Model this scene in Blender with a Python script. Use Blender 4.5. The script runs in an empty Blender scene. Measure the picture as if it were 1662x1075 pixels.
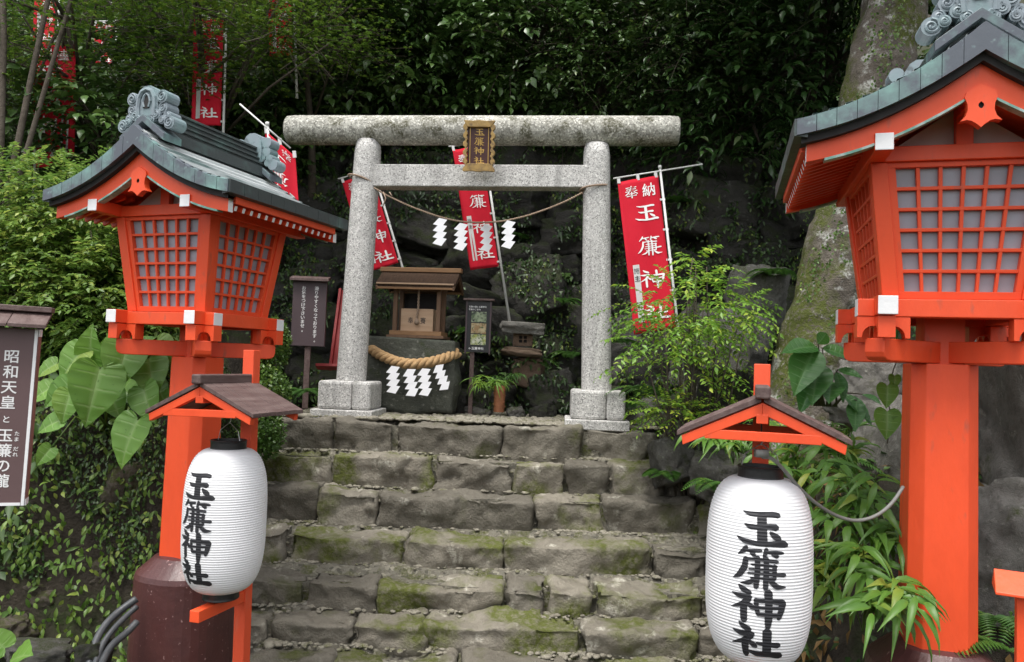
import bpy, math, random
import numpy as np
from mathutils import Matrix, Vector, noise
R = math.radians
PI = math.pi
S = bpy.context.scene
COL = S.collection
# ---------------------------------------------------------------- camera, sky, sun, exposure
EYE = 1.72
F_PX, PITCH, ROLL, CX, CY = 1232.4, 0.0424, 0.0358, 831.0, 537.5
cam = bpy.data.objects.new('camera', bpy.data.cameras.new('camera')); COL.objects.link(cam)
cam.data.sensor_width = 36; cam.data.lens = F_PX/1662*36
cam.data.clip_start = .05; cam.data.clip_end = 2000
_f = Vector((0, math.cos(PITCH), math.sin(PITCH))); _u0 = Vector((0, -math.sin(PITCH), math.cos(PITCH))); _r0 = Vector((1, 0, 0))
_r = _r0*math.cos(ROLL)+_u0*math.sin(ROLL); _u = _u0*math.cos(ROLL)-_r0*math.sin(ROLL)
cam.matrix_world = Matrix(((_r.x, _u.x, -_f.x, 0), (_r.y, _u.y, -_f.y, 0), (_r.z, _u.z, -_f.z, EYE), (0, 0, 0, 1)))
S.camera = cam
SUN_EL, SUN_AZ = 70, 205          # high, from behind the camera and a little left (azimuth clockwise from +Y)
w = bpy.data.worlds.new('World'); S.world = w; w.use_nodes = True
nt = w.node_tree; bg = nt.nodes['Background']
sky = nt.nodes.new('ShaderNodeTexSky'); sky.sky_type = 'NISHITA'; sky.sun_disc = False
sky.sun_elevation = R(SUN_EL); sky.sun_rotation = R(SUN_AZ); sky.air_density = 1.0; sky.dust_density = 3.0
hs = nt.nodes.new('ShaderNodeHueSaturation'); hs.inputs['Saturation'].default_value = .22
nt.links.new(sky.outputs[0], hs.inputs['Color']); nt.links.new(hs.outputs[0], bg.inputs[0])
bg.inputs[1].default_value = .15
sun = bpy.data.objects.new('sun', bpy.data.lights.new('sun', 'SUN')); COL.objects.link(sun)
sun.data.energy = 1.5; sun.data.angle = R(24); sun.data.color = (1, .965, .91)
_sd = Vector((math.sin(R(SUN_AZ))*math.cos(R(SUN_EL)), math.cos(R(SUN_AZ))*math.cos(R(SUN_EL)), math.sin(R(SUN_EL))))
sun.rotation_euler = _sd.to_track_quat('Z', 'Y').to_euler()
S.view_settings.view_transform = 'Standard'; S.view_settings.look = 'None'
S.view_settings.gamma = 1; S.view_settings.exposure = 1.05; S.view_settings.use_curve_mapping = False
S.render.engine = 'CYCLES'
S.cycles.max_bounces = 6; S.cycles.diffuse_bounces = 3; S.cycles.glossy_bounces = 2; S.cycles.transmission_bounces = 3
S.cycles.use_denoising = True; S.cycles.caustics_reflective = False; S.cycles.caustics_refractive = False

def at(px, py, Y):
    """a point of the photograph (its own pixels) at depth Y in metres"""
    dx, dy = px-CX, py-CY
    u = dx*math.cos(ROLL)+dy*math.sin(ROLL); v = -dx*math.sin(ROLL)+dy*math.cos(ROLL)
    d = _r0*u-_u0*v+_f*F_PX
    return Vector((0, 0, EYE))+d*(Y/d.y)

# ---------------------------------------------------------------- materials
def _n(nt, t, **kw):
    n = nt.nodes.new(t)
    for k, v in kw.items():
        if k in n.inputs: n.inputs[k].default_value = v
        else: setattr(n, k, v)
    return n
def _noise(nt, co, scale, detail=6, rough=.6):
    n = _n(nt, 'ShaderNodeTexNoise', Scale=scale, Detail=detail, Roughness=rough); nt.links.new(co, n.inputs['Vector']); return n.outputs['Fac']
def _ramp(nt, fac, a, b):
    m = _n(nt, 'ShaderNodeMapRange'); m.inputs['From Min'].default_value = a; m.inputs['From Max'].default_value = b
    nt.links.new(fac, m.inputs['Value']); return m.outputs[0]
def _mix(nt, fac, a, b):
    m = nt.nodes.new('ShaderNodeMix'); m.data_type = 'RGBA'
    if isinstance(fac, (int, float)): m.inputs[0].default_value = fac
    else: nt.links.new(fac, m.inputs[0])
    for s, v in ((m.inputs[6], a), (m.inputs[7], b)):
        if isinstance(v, tuple): s.default_value = (*v[:3], 1)
        else: nt.links.new(v, s)
    return m.outputs[2]
def _math(nt, op, a, b):
    m = _n(nt, 'ShaderNodeMath', operation=op)
    for s, v in ((m.inputs[0], a), (m.inputs[1], b)):
        if isinstance(v, (int, float)): s.default_value = v
        else: nt.links.new(v, s)
    return m.outputs[0]
def _start(name):
    m = bpy.data.materials.new(name); m.use_nodes = True; nt = m.node_tree
    return m, nt, nt.nodes['Principled BSDF'], nt.nodes.new('ShaderNodeTexCoord')
def _bump(nt, b, h, strength, dist):
    n = _n(nt, 'ShaderNodeBump', Strength=strength, Distance=dist); nt.links.new(h, n.inputs['Height']); nt.links.new(n.outputs[0], b.inputs['Normal'])

def paint(name, c, c2=None, rough=.45, scale=9, lo=.45, hi=.75, bump=.15, bscale=60, spec=.5, stretch=None, metallic=0, spots=None, coat=0):
    """a painted or plain surface: colour c broken by patches of c2"""
    m, nt, b, tc = _start(name); co = tc.outputs['Object']
    if stretch:
        mp = _n(nt, 'ShaderNodeMapping'); mp.inputs['Scale'].default_value = stretch; nt.links.new(co, mp.inputs['Vector']); co = mp.outputs[0]
    col = c
    if c2: col = _mix(nt, _ramp(nt, _noise(nt, co, scale), lo, hi), c, c2)
    if spots:   # spots = (colour, scale, lo, hi)
        col = _mix(nt, _ramp(nt, _noise(nt, co, spots[1], 3, .5), spots[2], spots[3]), col, spots[0])
    if isinstance(col, tuple): b.inputs['Base Color'].default_value = (*col, 1)
    else: nt.links.new(col, b.inputs['Base Color'])
    nr = _noise(nt, co, scale*2.2, 4)
    r = _n(nt, 'ShaderNodeMapRange'); r.inputs['To Min'].default_value = max(.05, rough-.12); r.inputs['To Max'].default_value = min(1, rough+.15)
    nt.links.new(nr, r.inputs['Value']); nt.links.new(r.outputs[0], b.inputs['Roughness'])
    b.inputs['Specular IOR Level'].default_value = spec; b.inputs['Metallic'].default_value = metallic
    if coat: b.inputs['Coat Weight'].default_value = coat; b.inputs['Coat Roughness'].default_value = .25
    if bump: _bump(nt, b, _noise(nt, co, bscale, 5), bump, .01)
    return m

def stone(name, c1, c2, c3, moss, mossamt=.5, up=.6, scale=5, lichen=None, bump=.6, speck=0, rough=.85, lich=(.6, .68), vary=0, mscale=.8, mvar=0, mfine=(.32, .6), streak=0):
    """stone of three tones with moss patches that favour faces turned up, and pale lichen spots"""
    m, nt, b, tc = _start(name); co = tc.outputs['Object']
    geo = nt.nodes.new('ShaderNodeNewGeometry'); oi = nt.nodes.new('ShaderNodeObjectInfo')
    ad = _n(nt, 'ShaderNodeVectorMath', operation='ADD'); cmb = nt.nodes.new('ShaderNodeCombineXYZ')
    k = _math(nt, 'MULTIPLY', oi.outputs['Random'], 37.0)
    for i in range(3): nt.links.new(k, cmb.inputs[i])
    nt.links.new(co, ad.inputs[0]); nt.links.new(cmb.outputs[0], ad.inputs[1]); co = ad.outputs[0]
    col = _mix(nt, _ramp(nt, _noise(nt, co, scale, 8, .65), .35, .68), c1, c2)
    col = _mix(nt, _ramp(nt, _noise(nt, co, scale*3.1, 6, .7), .5, .72), col, c3)
    if speck:
        v = _n(nt, 'ShaderNodeTexVoronoi', Scale=speck); nt.links.new(co, v.inputs['Vector'])
        sx = nt.nodes.new('ShaderNodeSeparateColor'); nt.links.new(v.outputs['Color'], sx.inputs[0])
        col = _mix(nt, _ramp(nt, sx.outputs[0], .62, .9), col, tuple(x*.46 for x in c1))
        col = _mix(nt, _ramp(nt, sx.outputs[1], .7, 1.0), col, tuple(min(.8, x*1.5) for x in c1))
    if streak:
        mp = _n(nt, 'ShaderNodeMapping'); mp.inputs['Scale'].default_value = (9, 9, .7); nt.links.new(co, mp.inputs['Vector'])
        sk = _math(nt, 'MULTIPLY', _ramp(nt, _noise(nt, mp.outputs[0], 1.0, 5, .6), .5, .75), streak); col = _mix(nt, sk, col, tuple(x*.42 for x in c2))
    if lichen:
        l = _math(nt, 'MULTIPLY', _ramp(nt, _noise(nt, co, scale*2.3, 4, .55), lich[0], lich[1]), _ramp(nt, _noise(nt, co, scale*16, 3), .35, .55))
        col = _mix(nt, l, col, lichen)
    if mossamt:
        sz = nt.nodes.new('ShaderNodeSeparateXYZ'); nt.links.new(geo.outputs['Normal'], sz.inputs[0])
        base = _noise(nt, co, scale*mscale, 6, .55)
        base = _math(nt, 'ADD', base, _math(nt, 'MULTIPLY', _math(nt, 'SUBTRACT', oi.outputs['Random'], .5), mvar))
        a = _math(nt, 'ADD', base, _math(nt, 'MULTIPLY', sz.outputs[2], up*.18))
        mk = _ramp(nt, a, .72-.28*mossamt, .82-.28*mossamt)
        mk = _math(nt, 'MULTIPLY', mk, _ramp(nt, _noise(nt, co, scale*9, 4, .7), *mfine))
        m2 = _mix(nt, _noise(nt, co, scale*11, 3), tuple(x*.55 for x in moss), moss)
        col = _mix(nt, mk, col, m2)
    hv = nt.nodes.new('ShaderNodeHueSaturation'); mr = _n(nt, 'ShaderNodeMapRange'); mr.inputs['To Min'].default_value = 1-vary; mr.inputs['To Max'].default_value = 1+vary
    nt.links.new(oi.outputs['Random'], mr.inputs['Value']); nt.links.new(mr.outputs[0], hv.inputs['Value']); nt.links.new(col, hv.inputs['Color']); col = hv.outputs[0]
    nt.links.new(col, b.inputs['Base Color']); b.inputs['Roughness'].default_value = rough; b.inputs['Specular IOR Level'].default_value = .35
    h = _math(nt, 'ADD', _noise(nt, co, scale*4, 10, .7), _math(nt, 'MULTIPLY', _noise(nt, co, scale*22, 4, .6), .4))
    _bump(nt, b, h, bump, .03)
    return m

def leafmat(name, c1, c2, c3=None, rough=.42, trans=.3, c3amt=.12, spec=.5, vein=None):
    """leaf colour varying leaf by leaf"""
    c1, c2, c3 = (tuple(q*k for q, k in zip(c, (1.06, 1.05, .70))) if c else c for c in (c1, c2, c3))
    m, nt, b, tc = _start(name); geo = nt.nodes.new('ShaderNodeNewGeometry'); rnd = geo.outputs['Random Per Island']
    col = _mix(nt, rnd, c1, c2)
    if c3:
        wn = _n(nt, 'ShaderNodeTexWhiteNoise'); wn.noise_dimensions = '1D'; nt.links.new(rnd, wn.inputs['W'])
        col = _mix(nt, _ramp(nt, wn.outputs['Value'], 1-c3amt-.02, 1-c3amt+.02), col, c3)
    nz = _noise(nt, tc.outputs['Object'], 1.4, 3)
    col2 = _mix(nt, _ramp(nt, nz, .35, .65), col, c1)
    if vein:
        at_ = _n(nt, 'ShaderNodeAttribute', attribute_name='vein'); col2 = _mix(nt, _math(nt, 'MULTIPLY', _ramp(nt, at_.outputs['Fac'], .5, 1.0), .5), col2, vein)
        col2 = _mix(nt, _ramp(nt, _noise(nt, tc.outputs['Object'], 38, 3), .64, .72), col2, tuple(x*.7 for x in c1)); _bump(nt, b, at_.outputs['Fac'], .35, -.004)
    nt.links.new(col2, b.inputs['Base Color']); b.inputs['Roughness'].default_value = rough; b.inputs['Specular IOR Level'].default_value = spec
    if trans:
        t = nt.nodes.new('ShaderNodeBsdfTranslucent'); nt.links.new(col2, t.inputs[0]); mx = nt.nodes.new('ShaderNodeMixShader'); mx.inputs[0].default_value = trans
        nt.links.new(b.outputs[0], mx.inputs[1]); nt.links.new(t.outputs[0], mx.inputs[2]); nt.links.new(mx.outputs[0], nt.nodes['Material Output'].inputs[0])
    return m

M = {}
M['red'] = paint('vermilion', (.83, .092, .027), (.70, .075, .025), .46, 6, .42, .75, .22, 30, .4, stretch=(1, 1, .35), spots=((.50, .10, .055), 22, .64, .78))
M['redold'] = paint('vermilion_worn', (.78, .09, .03), (.62, .16, .09), .6, 14, .58, .75, .3, 60, stretch=(1, 1, .2))
M['crimson'] = paint('crimson_paint', (.30, .012, .012), (.22, .01, .01), .5)
M['white'] = paint('white_paint', (.80, .80, .80), (.68, .69, .70), .5, 8, .5, .8, .1)
M['teal'] = paint('verdigris_trim', (.15, .36, .29), (.45, .56, .52), .55, 16, .45, .6, .1)
M['plaster'] = paint('gable_plaster', (.52, .50, .49), (.42, .41, .40), .8, 6, .4, .7, .1)
M['paper'] = paint('window_paper', (.34, .35, .40), (.26, .27, .31), .35, 5, .35, .7, .03)
M['copper'] = paint('patinated_copper', (.085, .098, .118), (.20, .37, .33), .46, 5, .47, .70, .12, 35, .5, spots=((.26, .36, .36), 26, .66, .8))
M['copperdark'] = paint('weathered_copper', (.05, .06, .06), (.11, .19, .17), .5, 6, .5, .78, .15, 30, .5)
M['coppergrey'] = paint('grey_copper', (.22, .26, .29), (.17, .27, .27), .5, 8, .42, .7, .12, 40, .5, spots=((.09, .11, .12), 26, .6, .75))
M['tile'] = paint('roof_sheet', (.58, .61, .61), (.36, .39, .39), .3, 7, .4, .7, .15, 30, .5, stretch=(1, .35, 1), spots=((.10, .17, .16), 9, .55, .7))  # pale base colour stands in for sky reflected off the sheet
M['dark'] = paint('dark_underlay', (.02, .018, .018), (.03, .028, .026), .8)
M['brown'] = paint('brown_concrete_paint', (.085, .03, .028), (.065, .024, .024), .38, 7, .4, .7, .25, 30, .5, spots=((.28, .17, .16), 60, .67, .72))
M['darkwood'] = paint('weathered_board', (.085, .05, .045), (.15, .105, .095), .65, 5, .4, .7, .3, 40, stretch=(8, 1, 8))
M['blackplastic'] = paint('black_band', (.012, .012, .013), (.02, .02, .02), .4, 8)
M['ink'] = paint('ink', (.018, .018, .022), None, .55, bump=0)
M['wire'] = paint('grey_cable', (.20, .20, .185), (.15, .15, .14), .5, 20)
M['hose'] = paint('black_cable', (.05, .055, .06), (.09, .095, .10), .45, 12)
M['granite'] = stone('granite', (.50, .49, .47), (.43, .42, .40), (.56, .55, .53), (.10, .115, .05), .22, .3, 4, None, .25, 130, .8, streak=.6)
M['granitelich'] = stone('granite_with_lichen', (.48, .47, .42), (.33, .32, .275), (.11, .105, .085), (.10, .095, .05), .72, -.1, 7, None, .35, 90, .85, streak=.2)
M['step'] = stone('stair_stone', (.158, .142, .112), (.215, .196, .158), (.108, .096, .075), (.098, .112, .022), .70, .10, 3.0, (.40, .38, .32), .75, 0, .8, lich=(.60, .68), vary=.32, mscale=.75, mvar=.22, mfine=(.25, .55))
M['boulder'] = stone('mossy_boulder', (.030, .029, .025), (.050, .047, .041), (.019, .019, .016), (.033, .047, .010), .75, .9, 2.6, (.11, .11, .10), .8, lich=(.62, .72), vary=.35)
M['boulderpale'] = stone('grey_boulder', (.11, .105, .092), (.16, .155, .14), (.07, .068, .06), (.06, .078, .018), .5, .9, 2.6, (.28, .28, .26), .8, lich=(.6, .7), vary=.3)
M['slab'] = stone('smooth_rock', (.12, .115, .10), (.17, .16, .145), (.08, .075, .065), (.06, .07, .02), .4, .5, 3, (.26, .25, .22), .6)
M['shrinerock'] = stone('altar_rock', (.058, .062, .05), (.09, .095, .075), (.04, .041, .034), (.045, .06, .018), .5, .4, 4, (.20, .20, .17), .6)
M['redrock'] = stone('brown_rock', (.14, .095, .065), (.19, .13, .09), (.09, .065, .045), (.06, .07, .02), .3, .6, 5, None, .6)
M['mortar'] = stone('pebble_mortar', (.23, .215, .17), (.17, .157, .125), (.10, .09, .07), (.105, .115, .025), .75, .1, 9, None, .9, 50)
M['pebble'] = stone('pebble', (.29, .27, .215), (.22, .20, .158), (.14, .128, .10), (.11, .12, .028), .62, .2, 14, None, .5)
M['soil'] = stone('forest_soil', (.030, .024, .017), (.05, .04, .028), (.02, .016, .011), (.035, .05, .012), .6, .8, 2.2, None, 1.0)
M['bankrock'] = stone('bank_rock', (.13, .11, .085), (.19, .16, .125), (.07, .055, .04), (.11, .13, .025), .75, .4, 4, (.27, .25, .2), .9)
M['bark'] = stone('mossy_bark', (.145, .122, .098), (.075, .064, .051), (.215, .19, .16), (.10, .12, .02), 1.0, .0, 4.0, (.46, .46, .42), 1.0, lich=(.55, .64), mfine=(.38, .5))
M['twig'] = stone('twig_bark', (.075, .06, .045), (.11, .09, .07), (.05, .04, .03), (.05, .06, .02), .25, .3, 8, None, .5)
M['signbrown'] = paint('brown_sign_enamel', (.125, .075, .075), (.11, .066, .066), .45, 3, .4, .7, .04)
M['signedge'] = paint('brown_sign_edge', (.24, .11, .10), (.21, .10, .095), .5, 3)
M['signdark'] = paint('dark_purple_sign', (.075, .05, .055), (.062, .042, .046), .5, 4)
M['cloth'] = paint('red_banner_cloth', (.56, .012, .03), (.50, .010, .026), .75, 4, .4, .7, .1, 200, .2)
M['clothwhite'] = paint('white_cloth', (.62, .61, .60), (.52, .51, .50), .8, 6, .4, .7, .05)
M['letter'] = paint('white_lettering', (.80, .79, .78), None, .6, bump=0)
M['pole'] = paint('white_plastic_pole', (.68, .68, .66), (.52, .52, .50), .45, 10)
M['goldwood'] = paint('gilded_carving', (.42, .27, .09), (.20, .13, .06), .45, 24, .45, .68, .3, 40)
M['gold'] = paint('gold_leaf', (.66, .42, .12), None, .35, bump=0, metallic=.35)
M['plaque'] = paint('plaque_lacquer', (.075, .028, .025), (.055, .02, .02), .4, 6)
M['rope'] = paint('rice_straw_rope', (.46, .30, .15), (.34, .21, .10), .85, 30, .4, .7, .6, 120, .2)
M['twine'] = paint('thin_straw_cord', (.34, .25, .18), (.24, .17, .12), .85, 60)
M['shide'] = paint('white_folded_paper', (.82, .82, .84), None, .7, bump=0)
M['cedar'] = paint('cedar_wood', (.30, .165, .075), (.22, .115, .05), .6, 5, .4, .7, .25, 40, stretch=(1, 10, 10))
M['cedarpost'] = paint('cedar_post', (.17, .095, .052), (.12, .065, .035), .6, 5, .4, .7, .25, 40, stretch=(10, 10, 1))
M['cedarlight'] = paint('pale_cedar_board', (.50, .34, .22), (.43, .28, .17), .6, 4, .4, .7, .1, 40, stretch=(1, 10, 10))
M['barkroof'] = paint('bark_shingle', (.085, .052, .034), (.05, .032, .022), .85, 18, .4, .65, .7, 60, .2, stretch=(6, 1, 1))
M['clay'] = paint('carved_tube', (.30, .115, .05), (.20, .075, .03), .7, 14, .4, .65, .5, 50)
M['zinc'] = paint('stainless_bracket', (.45, .45, .45), (.35, .35, .34), .4, 10, metallic=.6)
def photo(name, a, b_, c):
    m, nt, b, tc = _start(name); co = tc.outputs['Object']
    col = _mix(nt, _ramp(nt, _noise(nt, co, 22, 5, .7), .42, .58), a, b_); col = _mix(nt, _ramp(nt, _noise(nt, co, 40, 4, .6), .52, .62), col, c)
    nt.links.new(col, b.inputs['Base Color']); b.inputs['Roughness'].default_value = .3; return m
M['photo_a'] = photo('garden_photo_print', (.06, .10, .04), (.30, .36, .22), (.03, .03, .03))
M['photo_b'] = photo('shrine_photo_print', (.28, .17, .07), (.45, .38, .22), (.07, .09, .03))
M['photo_c'] = photo('waterfall_photo_print', (.30, .33, .08), (.55, .55, .45), (.08, .13, .04))
def chochin_mat():
    m, nt, b, tc = _start('ribbed_paper'); b.inputs['Base Color'].default_value = (.93, .93, .945, 1); b.inputs['Roughness'].default_value = .45
    t = nt.nodes.new('ShaderNodeBsdfTranslucent'); t.inputs[0].default_value = (.9, .9, .92, 1); mx = nt.nodes.new('ShaderNodeMixShader'); mx.inputs[0].default_value = .18
    nt.links.new(b.outputs[0], mx.inputs[1]); nt.links.new(t.outputs[0], mx.inputs[2]); nt.links.new(mx.outputs[0], nt.nodes['Material Output'].inputs[0]); return m
M['chochin'] = chochin_mat()
# foliage
M['l_dark'] = leafmat('dark_evergreen_leaf', (.045, .095, .032), (.10, .185, .06), (.17, .25, .09), .33, .15, .1)
M['l_deep'] = leafmat('deep_green_leaf', (.034, .072, .024), (.075, .14, .042), (.15, .21, .065), .4, .15, .07)  # deeper green for undergrowth and small-leaved evergreens
M['l_gloss'] = leafmat('glossy_camellia_leaf', (.026, .065, .024), (.062, .13, .048), (.15, .20, .12), .27, .1, .07)
M['l_maple'] = leafmat('maple_leaf', (.075, .15, .03), (.15, .24, .045), (.20, .25, .05), .5, .4, .15)
M['l_shrub'] = leafmat('bright_shrub_leaf', (.105, .205, .055), (.23, .34, .095), (.38, .45, .13), .42, .42, .2)
M['l_pinnate'] = leafmat('pinnate_leaf', (.15, .31, .06), (.29, .45, .085), (.46, .54, .10), .42, .42, .22)
M['l_heart'] = leafmat('big_heart_leaf', (.12, .26, .06), (.20, .36, .085), (.26, .36, .10), .42, .35, .15, vein=(.34, .48, .19))
M['l_hyd'] = leafmat('broad_serrate_leaf', (.045, .15, .045), (.095, .23, .065), None, .38, .28, vein=(.17, .32, .12))
M['l_lily'] = leafmat('lance_leaf', (.08, .19, .04), (.16, .29, .06), (.38, .40, .09), .42, .35, .18)
M['l_creep'] = leafmat('creeper_leaf', (.022, .052, .018), (.085, .16, .04), (.26, .32, .09), .42, .2, .10)
M['l_box'] = leafmat('box_hedge_leaf', (.055, .12, .03), (.13, .22, .055), (.22, .30, .08), .4, .25, .12)
M['l_fern'] = leafmat('fern_leaf', (.045, .12, .03), (.10, .21, .045), (.2, .3, .07), .5, .3, .1)
M['l_dead'] = leafmat('fallen_leaf', (.14, .08, .035), (.22, .13, .05), (.09, .05, .025), .7, .1, .2)

# ---------------------------------------------------------------- object helpers
def tag(o, label=None, cat=None, group=None, kind=None):
    if label: o['label'] = label
    if cat: o['category'] = cat
    if group: o['group'] = group
    if kind: o['kind'] = kind
    return o
def empty(name, loc=(0, 0, 0), rz=0, label=None, cat=None, group=None):
    o = bpy.data.objects.new(name, None); COL.objects.link(o); o.location = loc; o.rotation_euler = (0, 0, rz); o.empty_display_size = .1
    return tag(o, label, cat, group)
def link_mesh(name, me, parent=None, bev=0, smooth=False):
    o = bpy.data.objects.new(name, me); COL.objects.link(o)
    if parent: o.parent = parent
    if smooth: me.polygons.foreach_set('use_smooth', [True]*len(me.polygons))
    if bev:
        b = o.modifiers.new('bevel', 'BEVEL'); b.width = bev; b.segments = 2; b.limit_method = 'ANGLE'; b.angle_limit = R(35)
    return o
def children(o): return [c for c in bpy.data.objects if c.parent == o]
def copy_tree(o, parent=None):
    c = o.copy(); COL.objects.link(c); c.parent = parent
    for ch in children(o): copy_tree(ch, c)
    return c

class MB:
    """collects shapes; build() links them as ONE mesh object"""
    def __init__(s): s.v = []; s.f = []; s.m = []
    def add(s, verts, faces, m=0, T=None):
        o = len(s.v)
        s.v += [tuple(T @ Vector(p)) if T else tuple(p) for p in verts]
        for i, f in enumerate(faces):
            s.f.append([k+o for k in f]); s.m.append(m[i] if isinstance(m, (list, tuple)) else m)
        return s
    def box(s, c, d, m=0, T=None, ends=None):
        x, y, z = [k/2 for k in d]; c = Vector(c)
        V = [c+Vector((a*x, b*y, e*z)) for e in (-1, 1) for b in (-1, 1) for a in (-1, 1)]
        Fc = [(0, 2, 3, 1), (4, 5, 7, 6), (0, 1, 5, 4), (2, 6, 7, 3), (0, 4, 6, 2), (1, 3, 7, 5)]   # -z +z -y +y -x +x
        mm = [m]*6
        if ends:
            for fi, mi in ends.items(): mm[fi] = mi
        return s.add(V, Fc, mm, T)
    def hexa(s, bot, top, m=0, T=None):
        """eight corners: bottom four and top four, counter-clockwise from above"""
        return s.add(list(bot)+list(top), [(3, 2, 1, 0), (4, 5, 6, 7), (0, 1, 5, 4), (1, 2, 6, 5), (2, 3, 7, 6), (3, 0, 4, 7)], m, T)
    def prism(s, poly, a, b, axis='y', m=0, mcap=None, T=None):
        n = len(poly)
        def P(p, k): return (p[0], k, p[1]) if axis == 'y' else ((k, p[0], p[1]) if axis == 'x' else (p[0], p[1], k))
        V = [P(p, a) for p in poly]+[P(p, b) for p in poly]
        Fc = [list(range(n)), list(range(2*n-1, n-1, -1))]+[(i, i+n, (i+1) % n+n, (i+1) % n) for i in range(n)]
        mc = m if mcap is None else mcap
        return s.add(V, Fc, [mc, mc]+[m]*n, T)
    def tube(s, pts, rad, n=8, m=0, cap=True, T=None):
        pts = [Vector(p) for p in pts]; k = len(pts); rad = [rad]*k if isinstance(rad, (int, float)) else list(rad)
        V = []; t0 = None
        for i, p in enumerate(pts):
            t = (pts[min(i+1, k-1)]-pts[max(i-1, 0)]).normalized()
            if i == 0: a = t.orthogonal().normalized()
            else: a = (t0.rotation_difference(t) @ a); a = (a-t*a.dot(t)).normalized()
            t0 = t; b = t.cross(a)
            V += [p+(a*math.cos(2*PI*j/n)+b*math.sin(2*PI*j/n))*rad[i] for j in range(n)]
        Fc = [(i*n+j, i*n+(j+1) % n, (i+1)*n+(j+1) % n, (i+1)*n+j) for i in range(k-1) for j in range(n)]
        if cap: Fc += [list(range(n-1, -1, -1)), [(k-1)*n+j for j in range(n)]]
        return s.add(V, Fc, m, T)
    def lathe(s, prof, n=24, m=0, T=None, cap=True, ph=0):
        V = [(r*math.cos(2*PI*j/n+ph), r*math.sin(2*PI*j/n+ph), z) for r, z in prof for j in range(n)]; k = len(prof)
        Fc = [(i*n+j, i*n+(j+1) % n, (i+1)*n+(j+1) % n, (i+1)*n+j) for i in range(k-1) for j in range(n)]
        if cap: Fc += [list(range(n-1, -1, -1)), [(k-1)*n+j for j in range(n)]]
        return s.add(V, Fc, m, T)
    def mesh(s, name, mats):
        me = bpy.data.meshes.new(name); me.from_pydata(s.v, [], s.f)
        for m in (mats if isinstance(mats, (list, tuple)) else [mats]): me.materials.append(m)
        me.polygons.foreach_set('material_index', s.m); me.update(); return me
    def build(s, name, mats, parent=None, bev=0, smooth=False): return link_mesh(name, s.mesh(name, mats), parent, bev, smooth)

def arrays_mesh(name, V, tris_quads, mat, smooth=True):
    """fast mesh from numpy: V (n,3), faces given as a list of index arrays (k,3) or (k,4)"""
    me = bpy.data.meshes.new(name); me.vertices.add(len(V)); me.vertices.foreach_set('co', np.asarray(V, np.float32).ravel())
    loops = np.concatenate([f.ravel() for f in tris_quads]); sizes = np.concatenate([np.full(len(f), f.shape[1]) for f in tris_quads])
    me.loops.add(len(loops)); me.loops.foreach_set('vertex_index', loops.astype(np.int32))
    me.polygons.add(len(sizes)); st = np.concatenate(([0], np.cumsum(sizes)[:-1])).astype(np.int32)
    me.polygons.foreach_set('loop_start', st)
    me.polygons.foreach_set('use_smooth', np.full(len(sizes), smooth))
    me.materials.append(mat); me.update(calc_edges=True); me.validate(); return me

# ---------------------------------------------------------------- lettering
_fontc = {}
def glyph(ch):
    """vertices (em units, centred) and faces of one character of the built-in font"""
    if ch not in _fontc:
        got = []
        for off in (0, .012):       # the bolder outline, unless its fill breaks
            c = bpy.data.curves.new('glyph', 'FONT'); c.body = ch; c.offset = off; c.resolution_u = 3
            o = bpy.data.objects.new('glyph', c); COL.objects.link(o); bpy.context.view_layer.update()
            me = bpy.data.meshes.new_from_object(o.evaluated_get(bpy.context.evaluated_depsgraph_get()))
            got.append(([(v.co.x, v.co.y) for v in me.vertices], [list(p.vertices) for p in me.polygons]))
            bpy.data.objects.remove(o); bpy.data.curves.remove(c); bpy.data.meshes.remove(me)
        V, Fc = got[1] if len(got[1][1]) >= len(got[0][1])-2 else got[0]
        if V:
            xs = [p[0] for p in V]; 
            wd = max(xs)
            cx_ = (min(xs)+max(xs))/2
            V = [(x-cx_, y-.36) for x, y in V]
        _fontc[ch] = (V, Fc, (max(p[0] for p in V)-min(p[0] for p in V)) if V else .3)
    return _fontc[ch]
def vtext(mb, text, x, z, size, pitch=None, T=None, y=0, m=0, wx=1):
    """upright column of characters going down from z (front is -y)"""
    for i, ch in enumerate(text):
        V, Fc, _ = glyph(ch)
        mb.add([(x+a*size*wx, y, z-(i+.5)*(pitch or size)+b*size) for a, b in V], Fc, m, T)
def htext_down(mb, text, x, z, size, T=None, y=0, m=0):
    """a line of latin text turned a quarter clockwise, running down"""
    for ch in text:
        V, Fc, wd = glyph(ch); adv = (wd+.12)*size if ch != ' ' else .35*size
        mb.add([(x+b*size, y, z-adv/2-a*size) for a, b in V], [list(f) for f in Fc], m, T); z -= adv
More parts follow.
